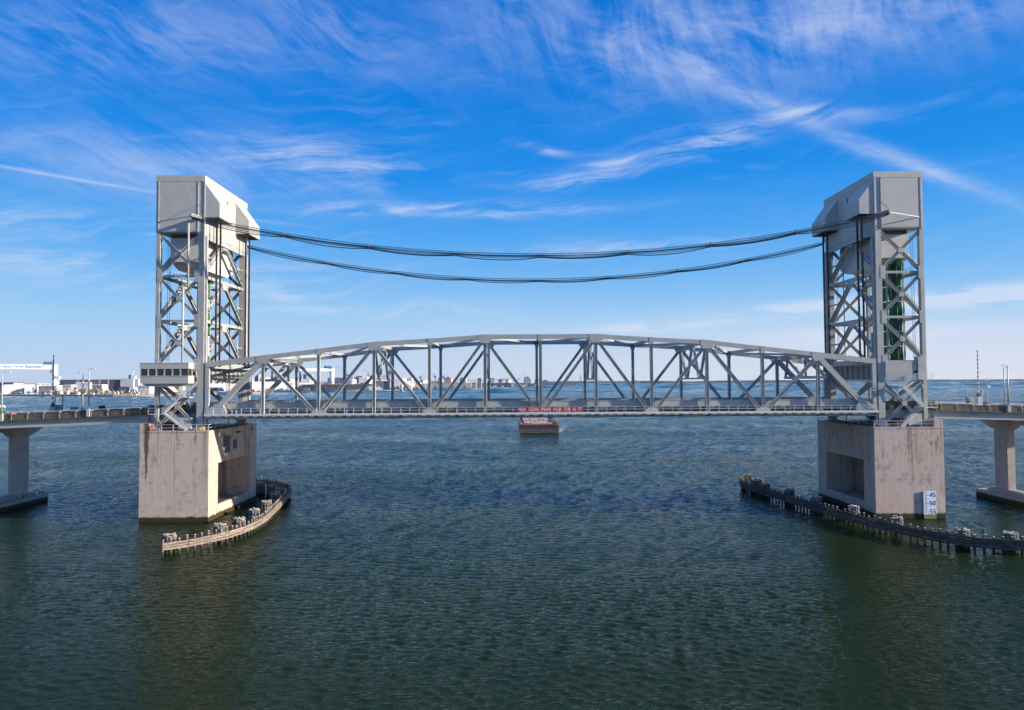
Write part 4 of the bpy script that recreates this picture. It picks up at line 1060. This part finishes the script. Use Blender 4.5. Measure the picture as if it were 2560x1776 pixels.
def cmat(name, c, **k): return mat(name, c, .8, 0, k.pop('var', .08), k.pop('scale', .05), **k)
K = dict(white=cmat('yard_white', (.80, .78, .74)), cream=cmat('yard_cream', (.70, .62, .48)), grey=cmat('yard_grey', (.30, .31, .34)), dark=cmat('yard_dark', (.10, .105, .14)),
         beige=cmat('yard_beige', (.60, .55, .53)), blue=cmat('yard_blue', (.05, .18, .36)), pale=cmat('crane_pale', (.72, .80, .82)), navy=cmat('crane_navy', (.02, .09, .22)),
         rust=cmat('yard_rust', (.30, .10, .06)), steelgrey=cmat('ship_grey', (.42, .43, .43)), tan=cmat('yard_tan', (.42, .33, .22)), slate=cmat('slate', (.15, .18, .23)), green=cmat('yard_green', (.10, .16, .10)), lblue=cmat('letter_blue', (.07, .19, .36)), orange=cmat('yard_orange', (.60, .22, .08)))
def hall(label, x0, x1, y0, y1, z1, wall, roof='white', endw=None, doors=(), bays=0, z0=GZ, name='shed', cat='building', slope=1.2, group=None, monitor=False, turn=0):
    t = thing(name, label, cat, ((x0+x1)/2, y0, z0), group); t.rotation_euler = (0, 0, R(turn))
    part('wall', MB().box(x0, x1, y0, y1, z0, z1), K[wall], t)
    part('roof', MB().prism([(y0-.6, z1), (y1+.6, z1), (y1+.6, z1+.5), ((y0+y1)/2, z1+slope), (y0-.6, z1+.5)], 'x', x0-.6, x1+.6), K[roof], t)
    if endw: part('end_wall', MB().box(x1, x1+.6, y0+.1, y1-.1, z0, z1-.05), K[endw], t)  # cream ends on grey and slate halls have sunlight painted in
    for (a, b, h, c) in doors: part('door', MB().box(a, b, y0-.4, y0, z0, z0+h), K[c], t)
    for k in range(bays):
        x = x0+(x1-x0)*(k+.5)/bays; part('window', MB().box(x-(x1-x0)/bays*.3, x+(x1-x0)/bays*.3, y0-.35, y0, z1-4.5, z1-2.2), K['slate'], t)
    if monitor: part('roof_monitor', MB().box(x0+(x1-x0)*.3, x0+(x1-x0)*.62, (y0+y1)/2-4, (y0+y1)/2+4, z1+slope*.6, z1+slope+3.2), K[roof], t)
    return t
hall('long low dark shed at the far left behind the white hall', -1400, -1300, 1715, 1790, 31, 'slate', 'grey', bays=7)
hall('white hall with stepped white roof at the far left shore', -1277, -1217, 1640, 1700, 24, 'white', 'white', 'cream', [(-1262, -1246, 15, 'beige'), (-1240, -1228, 15, 'beige')], monitor=True, slope=3, turn=30)
hall('small blue and white shed beside the white hall', -1221, -1205, 1628, 1650, 19.5, 'white', 'white', 'blue', [(-1217, -1208, 7, 'blue')], turn=25)
hall('low grey shed with pale roof right of the gantry hooks', -1209, -1165, 1660, 1700, 21, 'grey', 'beige', bays=5, slope=3)
hall('small cream block by the first jib crane', -1110, -1090, 1600, 1625, 24, 'cream', 'white', 'grey', bays=3)
t = hall('very long dark hall with white roof edge and sunlit beige end', -1215, -1051, 1754, 1860, 38.5, 'dark', 'white', None, [(-1190, -1175, 14, 'grey'), (-1120, -1100, 12, 'grey')], slope=1.0)
part('sunlit_end_block', MB().box(-1050.9, -1003, 1750, 1858, GZ, 39.2), K['beige'], t)  # the hall's sunlit end as a block, sunlight put into the beige
part('end_roof', MB().box(-1051, -1002.5, 1749.5, 1858.5, 39.2, 40), K['white'], t)
part('end_lean_to', MB().box(-1050, -1003, 1738, 1749.9, GZ, 19), K['dark'], t)
t = thing('open_canopy', 'white flat canopy on a white end pier in front of the long hall', 'canopy', (-1000, 1560, GZ))
part('roof', MB().box(-1013, -986, 1555, 1575, 24.2, 25.6), K['white'], t)
for x in (-1012, -1003, -995): part('post', MB().box(x, x+.8, 1556, 1557, GZ, 24.2), K['grey'], t)
part('end_pier', MB().box(-988.5, -985.5, 1555, 1575, GZ, 24.2), K['white'], t)
hall('grey arched shed just left of the control cabin stair', -872, -846, 1500, 1540, 21, 'beige', 'beige', bays=3, slope=5)
hall('wide white hall seen under the left end of the span', -795, -690, 2020, 2110, 39, 'white', 'white', 'cream', [(-770, -752, 14, 'beige')], monitor=True, turn=28)
hall('white shed with arched doorway behind the left tower', -925, -860, 2000, 2040, 26, 'white', 'white', 'cream', [(-906, -896, 12, 'slate')], turn=25)
hall('pale brick hall with two arched bays by the water', -664, -628, 2045, 2080, 28, 'beige', 'rust', 'cream', [(-660, -650, 20, 'cream'), (-646, -634, 18, 'white')], turn=30)
t = hall('broad slate hall behind the grey warship', -655, -545, 2350, 2430, 44.5, 'slate', 'white', None, [], 0)
part('sunlit_end_block', MB().box(-544.8, -514, 2346, 2428, GZ, 45.5), K['white'], t)  # lit end of the hall, its sunlight painted in as white
t = thing('storage_tank', 'white round tank with domed top behind the warship', 'tank', (-556, 2300, GZ))
part('shell', MB().cyl((-556, 2300, GZ), (-556, 2300, 36), 13.5, 24), K['white'], t, False)
part('dome', MB().cyl((-556, 2300, 36), (-556, 2300, 41), 13.5, 24, 4), K['white'], t)
t = hall('slate hall with a sunlit white end wall, right of the warship', -470, -419, 2250, 2330, 38.5, 'slate', 'white', None, [], 8)
part('sunlit_end_block', MB().box(-418.9, -375, 2246, 2328, GZ, 40), K['white'], t)  # sunlit end against the dark side, the light is in the white
part('end_door', MB().box(-408, -398, 2245.4, 2246, GZ, 18), K['beige'], t)
hall('low pale workshops right of the white end wall', -372, -340, 2300, 2330, 29, 'beige', 'white', 'cream', [(-368, -360, 8, 'slate')], 4, turn=30)
hall('grey terminal block topped by a crane boom beyond the dry dock', -283, -253, 2720, 2760, 43, 'grey', 'slate', 'cream', [], 3)
hall('square grey office block beyond the dry dock', -232, -206, 2900, 2935, 45, 'grey', 'slate', 'cream', [], 4)
hall('slate tower block at the end of the dry dock', -166, -148, 3100, 3130, 43.5, 'slate', 'slate', 'cream', [], 3)
hall('small grey block on the long trestle', -75, -57, 3345, 3365, 39.5, 'grey', 'slate', 'cream', [], 2)
hall('dark coal terminal shed row under the trestle', -176, -12, 3320, 3350, 21, 'dark', 'slate', None, [(-120, -112, 7, 'cream'), (-100, -84, 5, 'white'), (-60, -50, 6, 'white')], 9)

for k, (x, y, r_, h_, lb) in enumerate(((-712, 2140, 9, 26, 'white tank left of the second gantry crane'), (-688, 2150, 9, 24, 'lower white tank beside the second gantry crane'), (-492, 2230, 10, 30, 'white tank between the warship halls'), (-330, 2330, 8, 24, 'small white tank above the quay clutter'))):
    t = thing('storage_tank', lb, 'tank', (x, y, GZ), 'round tanks of the yard')
    part('shell', MB().cyl((x, y, GZ), (x, y, h_), r_, 20), K['white'], t); part('dome', MB().cyl((x, y, h_), (x, y, h_+2.6), r_, 20, 2), K['beige'], t)
for (x0, x1, y, z1, wl, rf, tn, lb) in ((-1150, -1118, 1720, 30, 'grey', 'white', 20, 'grey shed right behind the small cream block'), (-1000, -960, 1900, 34, 'cream', 'rust', 25, 'cream hall with red brown roof behind the long hall'), (-850, -815, 1960, 30, 'beige', 'white', 25, 'beige shed beside the left tower stair'),
        (-585, -560, 2480, 50, 'slate', 'slate', 0, 'tall slate block behind the broad slate hall'), (-500, -478, 2520, 52, 'grey', 'slate', 20, 'tall grey block behind the white tank'), (-352, -330, 2600, 36, 'white', 'grey', 30, 'white block above the left end of the dry dock'), (-310, -290, 2850, 44, 'beige', 'slate', 25, 'beige office block beyond the dry dock'),
        (-120, -98, 3480, 46, 'slate', 'slate', 20, 'slate office tower beyond the coal wharf'), (-30, -8, 3520, 42, 'beige', 'slate', 25, 'beige office block beyond the coal wharf'), (130, 160, 3900, 40, 'grey', 'slate', 20, 'grey block right of the silos')):
    hall(lb, x0, x1, y, y+30, z1, wl, rf, 'cream', [], 3, turn=tn)
ro = random.Random(77); ORD = ['first','second','third','fourth','fifth','sixth','seventh','eighth','ninth','tenth','eleventh','twelfth','thirteenth','fourteenth','fifteenth','sixteenth','seventeenth','eighteenth']
for k in range(18):
    x = (-1290, -1225, -1175, -1120, -1060, -985, -930, -890, -835, -780, -735, -640, -600, -520, -455, -395, -350, -300)[k]; y = 2050+k*42+ro.uniform(-30, 30); f = (y+145.64)/(1800+145.64)
    x = -5.27+(x+5.27)*f; wd = ro.uniform(22, 60); wl = ro.choice(('cream', 'beige', 'grey', 'slate', 'grey', 'white'))
    hall('%s back row shed, %s from the left behind the shipyard' % (wl, ORD[k]), x-wd/2, x+wd/2, y, y+35, ro.uniform(24, 42)*f**.5, wl, ro.choice(('beige', 'grey', 'slate', 'rust')), 'cream', [], ro.choice((0, 3, 5)), turn=ro.choice((0, 15, 25, 35)), group='back row sheds')
# long trestle
t = thing('pipe_trestle', 'long thin elevated trestle on many legs behind the dry dock', 'trestle', (-150, 3600, GZ))
part('girder', MB().box(-310, -6, 3598, 3602, 35.5, 38), K['slate'], t)
for k in range(16): part('bent', MB().box(-305+k*20, -303.6+k*20, 3598.5, 3601.5, GZ, 35.5), K['slate'], t)
# silos
t = thing('grain_silos', 'row of tall grey grain silos on the far shore', 'silos', (68, 3400, GZ))
for k in range(4): part('silo', MB().cyl((54+k*9.4, 3400, GZ), (54+k*9.4, 3400, 49-(k == 3)*6), 4.6, 14), K['grey'], t)
part('headhouse', MB().box(58, 76, 3397, 3403, 49, 52.5), K['slate'], t)
hall('dark stockpile wharf in front of the silos', 27, 118, 3425, 3470, 19, 'dark', 'slate', None, [(45, 52, 6, 'white'), (88, 93, 5, 'beige')], 8)

# gantry cranes
def gantry_crane(label, xl, xr, y, zb, zt, wd, mk, lettering=None, leg=(9, 4), trolley=(0, 0), turn=0):
    t = thing('gantry_crane', label, 'crane', (xr, y, GZ))
    part('beam', MB().box(xl, xr, y-wd/2, y+wd/2, zb, zt), K[mk], t)
    part('beam_edge', MB().box(xl, xr, y-wd/2-.3, y-wd/2, zt-.6, zt+.3), K[mk], t)
    a, b = leg
    part('leg', MB().prism([(xr-a, zt), (xr, zt), (xr-.5, zb), (xr-(a-b)*.35, GZ+5), (xr-(a-b)*.35-b, GZ+5), (xr-a, zb)], 'y', y-wd*.8, y+wd*.8), K[mk], t)
    part('bogie', MB().box(xr-a-1, xr, y-wd, y+wd, GZ, GZ+5), K['grey'], t)
    for q in (-1, 1): part('leg', MB().beam((xl+3, y+q*2, zb), (xl+3, y+q*wd, GZ), 3, 3), K['blue'], t)
    x0, x1 = trolley
    tr = part('trolley', MB().box(x0, x1, y-6, y+6, zt+1.5, zt+8), K['navy'], t)
    part('trolley_deck', MB().box(x0-3, x1+2, y-6.5, y+6.5, zt+.3, zt+1.5), K['navy'], tr)
    for k, hx in enumerate(((x0+x1)/2-2, (x0+x1)/2+6)):
        part('hook_line', MB().box(hx-.25, hx+.25, y-.2, y+.2, zb-12, zb), K['grey'], t)
        part('hook_block', MB().box(hx-1.6, hx+1.6, y-1.2, y+1.2, zb-8, zb-4), K['orange'], t)
    t.rotation_euler = (0, 0, turn)
    if lettering:
        txt, a0, a1, zbase, hh = lettering
        part('lettering', text_fit(txt, a0, a1, zbase, y-wd/2-.35, K['lblue'], hh, .1, .03), None, t)
    return t
gantry_crane('huge pale blue shipyard gantry crane with blue lettering, left of the bridge', -1359, -1194, 1710, 65.5, 77.0, 9, 'pale', ('Newport News Shipbuilding', -1322, -1225, 68.6, 7.0), (12, 6), (-1224, -1206), R(42))
gantry_crane('smaller pale blue gantry crane seen through the left half of the span', -700, -584, 2154, 64.0, 72.5, 8, 'pale', None, (11, 5), (-614, -594), R(40))
# jib cranes of the yard
def jib_crane(label, x, y, hz, leg, mk, jib, cab='blue', group='shipyard jib cranes'):
    t = thing('jib_crane', label, 'crane', (x, y, GZ), group)
    for a in (-1, 1):
        for b in (-1, 1): part('portal_leg', MB().beam((x+a*leg, y+b*leg, GZ), (x+a*leg*.45, y+b*leg*.45, GZ+leg*1.5), 1.3, 1.3), K[mk], t)
    part('portal', MB().box(x-leg*.7, x+leg*.7, y-leg*.7, y+leg*.7, GZ+leg*1.35, GZ+leg*1.9), K[mk], t)
    part('column', MB().cyl((x, y, GZ+leg*1.9), (x, y, hz), leg*.28, 10), K[mk], t)
    part('slewing_house', MB().box(x-leg*.5, x+leg*.6, y-leg*.5, y+leg*.5, hz, hz+leg*.8), K[mk], t)
    part('counterweight_box', MB().box(x-leg*1.15, x-leg*.5, y-leg*.45, y+leg*.45, hz+.5, hz+leg*1.1), K[cab], t)
    a, e = jib
    part('a_frame', MB().beam((x-leg*.3, y, hz+leg*.8), (x+leg*.1, y, hz+leg*2.3), .9, .9), K[mk], t)
    q = (x+a, y, hz+e)
    part('jib', MB().beam((x+leg*.4, y-.8, hz+leg*.8), q, .8, .8).beam((x+leg*.4, y+.8, hz+leg*.8), q, .8, .8), K[mk], t)
    part('jib_stay', MB().beam((x+leg*.1, y, hz+leg*2.3), q, .22, .22), K['grey'], t)
    part('hoist_line', MB().beam(q, (q[0], y, q[2]-12), .2, .2), K['grey'], t)
jib_crane('pale jib crane beside the big gantry leg', -1096, 1560, 39, 8, 'pale', (-6, 8), 'pale')
jib_crane('pale blue jib crane with a blue counterweight left of the control cabin', -872, 1480, 37.5, 8.5, 'pale', (26, 13), 'blue')
jib_crane('blue and white jib crane on tall splayed legs beside the second gantry', -642, 2080, 38, 15, 'pale', (-10, 18), 'blue')
jib_crane('thin dark jib crane with a raised boom behind the slate hall', -600, 2420, 50, 6, 'slate', (-40, 38), 'slate')
jib_crane('faint grey jib crane behind the white end wall', -540, 2500, 52, 6, 'grey', (-22, 28), 'grey')
jib_crane('small dark jib crane left of the dry dock', -386, 2800, 44, 6, 'slate', (14, 14), 'slate')
jib_crane('bright blue jib crane above the dry dock', -317, 2720, 46, 6, 'blue', (-16, 16), 'blue')
jib_crane('second bright blue jib crane above the dry dock', -290, 2800, 44, 6, 'blue', (-18, 14), 'blue')
jib_crane('thin grey crane boom left of the silos', 25, 3440, 38, 5, 'grey', (28, 36), 'grey')
jib_crane('thin rust coloured crane on the grey terminal block', -262, 2690, 43, 5, 'rust', (-18, 16), 'rust')
jib_crane('short grey crane on the coal wharf', -48, 3340, 36, 5, 'grey', (8, 20), 'grey')
# light masts
for k, x in enumerate((-1011, -986, -961, -941)):
    t = thing('light_mast', 'tall thin light mast before the long dark hall, %s from the left' % ('first', 'second', 'third', 'fourth')[k], 'light mast', (x, 1500, GZ), 'yard light masts')
    part('mast', MB().cyl((x, 1500, GZ), (x, 1500, 35), .45, 6), K['beige'], t)
    part('head_frame', MB().box(x-2.4, x+2.4, 1499.5, 1500.5, 34.4, 35.4), K['beige'], t)
# warship with flight deck
t = thing('warship', 'long grey aircraft carrier moored at the shipyard', 'ship', (-536, 2010, 0))
def hull(m_, st, n_=1):
    """sections: (x, half-beam, z0, z1)"""
    b0 = len(m_.v)
    for (x, hb0, hb1, z0, z1) in st: m_.v += [(x, 2004+14-hb0, z0), (x, 2004+14-hb1, z1), (x, 2004+14+hb1, z1), (x, 2004+14+hb0, z0)]
    for i in range(len(st)-1):
        for j in range(4): m_.f.append((b0+i*4+j, b0+(i+1)*4+j, b0+(i+1)*4+(j+1)%4, b0+i*4+(j+1)%4))
    m_.f.append((b0, b0+1, b0+2, b0+3)); k = b0+(len(st)-1)*4; m_.f.append((k+3, k+2, k+1, k))
    return m_
part('hull', hull(MB(), [(-648, .5, 3, 0, 20), (-630, 6, 10, 0, 20), (-600, 13, 16, 0, 20), (-440, 14, 16, 0, 20), (-428, 11, 13, 0, 19)]), K['steelgrey'], t)
part('sponson', hull(MB(), [(-625, 12, 20, 13, 21), (-600, 14, 24, 12, 21), (-470, 14, 25, 12, 21), (-430, 12, 18, 14, 21)]), K['steelgrey'], t)
part('flight_deck', MB().box(-646, -424, 1992, 2046, 21, 22.2), K['tan'], t)
for k in range(9): part('deck_stores', MB().box(-590+k*18, -590+k*18+10+3*math.sin(k), 1994, 2004, 22.2, 24.5+1.2*math.sin(k*2.1)), K[('tan', 'rust', 'beige')[k % 3]], t)
for (x, wd) in ((-574, 10), (-520, 14), (-500, 7), (-455, 9)): part('elevator_bay', MB().box(x, x+wd, 1992.6, 1993.4, 9, 14), K['slate'], t)
part('boot_top', MB().box(-640, -430, 2003.4, 2003.9, 0, 3.5), K['white'], t)
part('pontoon', MB().box(-642, -420, 1985, 2001, 0, 1.6), K['tan'], t)
t = thing('tugboat', 'dark blue tugboat by the bow of the grey warship', 'boat', (-615, 1975, 0))
part('hull', MB().prism([(-637, 5), (-634, 0), (-600, 0), (-596, 6), (-612, 4.5)], 'y', 1970, 1980), K['navy'], t)
part('deckhouse', MB().box(-628, -610, 1972, 1978, 4.4, 9), K['grey'], t)
part('wheelhouse', MB().box(-622, -613, 1973, 1977, 9, 13), K['slate'], t)
t = thing('patrol_boat', 'small white ship moored right of the warship stern', 'boat', (-410, 1995, 0))
part('hull', MB().prism([(-421, 7), (-419, 0), (-402, 0), (-397, 7.5)], 'y', 1990, 1999), K['white'], t)
part('superstructure', MB().box(-417, -404, 1991.5, 1997.5, 7, 12.5), K['white'], t)
part('bridge_deck', MB().box(-415, -407, 1992, 1997, 12.5, 16), K['steelgrey'], t)
part('mast', MB().box(-411.4, -410.8, 1994, 1994.6, 16, 25), K['grey'], t)
# floating dry dock
t = thing('dry_dock', 'long grey floating dry dock with a pale open end', 'dry dock', (-250, 2560, 0))
part('wing_wall', MB().box(-354, -166, 2545, 2552, 0, 22), K['steelgrey'], t)
part('wing_wall', MB().box(-354, -166, 2572, 2580, 0, 22), K['steelgrey'], t)
part('pontoon', MB().box(-354, -143, 2545, 2580, 0, 4), K['cream'], t)
part('end_tower', MB().box(-165.9, -160.5, 2545, 2550, 4, 22), K['cream'], t)  # cream on the dock's open end has its sunlight painted in
part('end_tower', MB().box(-147, -142, 2545, 2550, 4, 22), K['cream'], t)
for x, wd in ((-190, 5), (-232, 3), (-300, 4)): part('rust_patch', MB().box(x, x+wd, 2544.6, 2545, 4, 14), K['rust'], t)
# grey ship, far rig
t = thing('cargo_ship', 'long blue grey ship lying at anchor on the far water', 'ship', (280, 4300, 0))
part('hull', MB().prism([(174, 19), (180, 0), (384, 0), (392, 21), (380, 19)], 'y', 4290, 4312), K['slate'], t)
part('superstructure', MB().box(179, 212, 4292, 4310, 19, 33), K['slate'], t)
part('bridge', MB().box(186, 208, 4293, 4309, 33, 38), K['slate'], t)
for x in (290, 322, 345, 366): part('cargo_mast', MB().box(x, x+1.6, 4300, 4302, 19, 38), K['grey'], t)
part('deck_cargo', MB().box(216, 376, 4292, 4310, 19, 23), K['slate'], t)
t = thing('lattice_rig', 'thin lattice drilling rig tower on the far water', 'rig', (470, 4850, 0))
part('rig_barge', MB().box(445, 500, 4840, 4860, 0, 6), K['slate'], t)
for a in (-1, 1):
    for b in (-1, 1): part('leg', MB().beam((470+a*9, 4850+b*9, 6), (470+a*4, 4850+b*4, 76), 1.1, 1.1), K['rust'], t)
for k in range(6):
    z = 14+k*11; r_ = 9-5*(z-6)/70
    for q in (-1, 1): part('brace', MB().box(470-r_, 470+r_, 4850+q*r_-.5, 4850+q*r_+.5, z-.5, z+.5), K['rust'], t)
    part('brace', MB().beam((470-r_, 4850-r_, z), (470+r_-.7, 4850-r_, z+11), .8, .8), K['rust'], t)
# small yard clutter: each a countable thing
rk = random.Random(21)
def clutter(n, x0, x1, y0, y1, hs, cols, where, kinds):
    for k in range(n):
        x = x0+(x1-x0)*(k+rk.random()*.7)/n; y = rk.uniform(y0, y1); wd = rk.uniform(2.5, 8)*kinds; hh = rk.uniform(*hs); c = cols[rk.randrange(len(cols))]
        t = thing('yard_container', 'small %s block among the clutter %s' % (dict(white='white', cream='cream', tan='tan', rust='rust red', grey='grey', dark='dark', orange='orange', green='green', beige='beige', slate='slate', blue='blue')[c], where), 'container', (x, y, GZ), 'clutter %s' % where)
        part('body', MB().box(x-wd/2, x+wd/2, y-2, y+2, GZ+.5, GZ+hh), K[c], t)
        if hh > 3.5: part('top', MB().box(x-wd*.3, x+wd*.35, y-1.5, y+1.5, GZ+hh, GZ+hh*1.35), K[cols[rk.randrange(len(cols))]], t)
        part('base', MB().box(x-wd*.45, x+wd*.45, y-1.8, y+1.8, GZ, GZ+.5), K['dark'], t)
clutter(26, -1330, -1110, 1545, 1600, (2, 5), ['white', 'white', 'cream', 'tan', 'grey', 'dark'], 'along the far left shore', 1.2)
clutter(46, -1085, -880, 1470, 1550, (2.5, 12), ['cream', 'tan', 'tan', 'dark', 'grey', 'orange', 'white', 'green', 'beige', 'slate'], 'before the long dark hall', 1.2)
clutter(30, -960, -800, 1395, 1440, (2, 6), ['cream', 'tan', 'rust', 'beige', 'dark', 'white', 'green'], 'on the low wharf left of the tower', 1.2)
clutter(40, -915, -665, 1955, 2000, (2, 6.5), ['rust', 'rust', 'rust', 'tan', 'dark', 'white', 'orange', 'grey'], 'before the white hall under the span', 1.3)
clutter(34, -395, -300, 2150, 2290, (4, 16), ['cream', 'white', 'tan', 'dark', 'grey', 'beige', 'slate'], 'on the quay right of the warship', 1.1)
clutter(24, -420, -180, 2620, 2690, (14, 26), ['white', 'cream', 'dark', 'grey', 'rust', 'slate'], 'behind the dry dock', 1.5)
clutter(26, -150, 110, 3325, 3420, (4, 14), ['white', 'cream', 'dark', 'dark', 'slate', 'beige'], 'on the coal wharf', 2.0)
t = thing('wharf_piles', 'low pale wharf edge with open piles left of the tower', 'wharf', (-805, 1335, 0))
part('wharf_deck', MB().box(-830, -782, 1322, 1334, 3.4, 4.8), K['cream'], t)
for k in range(12): part('wharf_pile', MB().box(-829+k*4.2, -827.6+k*4.2, 1322, 1323.5, -1, 3.4), K['cream'], t)
# distant container cranes over the far shore
for k, (x, y) in enumerate(((1005, 9300), (1060, 9320), (1120, 9300), (1170, 9330), (1620, 9350))):
    t = thing('container_crane', 'faint distant container crane on the horizon, %s from the left' % ('first', 'second', 'third', 'fourth', 'fifth')[k], 'crane', (x, y, 0), 'distant container cranes')
    for a in (-14, 14): part('leg', MB().box(x+a-2, x+a+2, y, y+4, 0, 62), K['steelgrey'], t)
    part('beam', MB().box(x-18, x+18, y, y+4, 44, 49), K['steelgrey'], t)
    part('boom', MB().beam((x-14, y+2, 62), (x-34, y+2, 88), 4, 4), K['steelgrey'], t)

# ------------------------------------------------------------------ air
hz_ = bpy.data.materials.new('haze_air'); hz_.use_nodes = True; t_ = NT(hz_.node_tree); t_.n.clear()
pv = t_.new('ShaderNodeVolumePrincipled'); pv.inputs['Density'].default_value = HAZE; pv.inputs['Color'].default_value = (.80, .88, 1.0, 1); pv.inputs['Anisotropy'].default_value = .2
o_ = t_.new('ShaderNodeOutputMaterial'); t_.l.new(pv.outputs[0], o_.inputs['Volume'])
if HAZE > 0: struct('haze', MB().box(-25000, 25000, -2500, 25000, -4.0, 130), hz_, 'stuff', 'thin pale haze over the water')
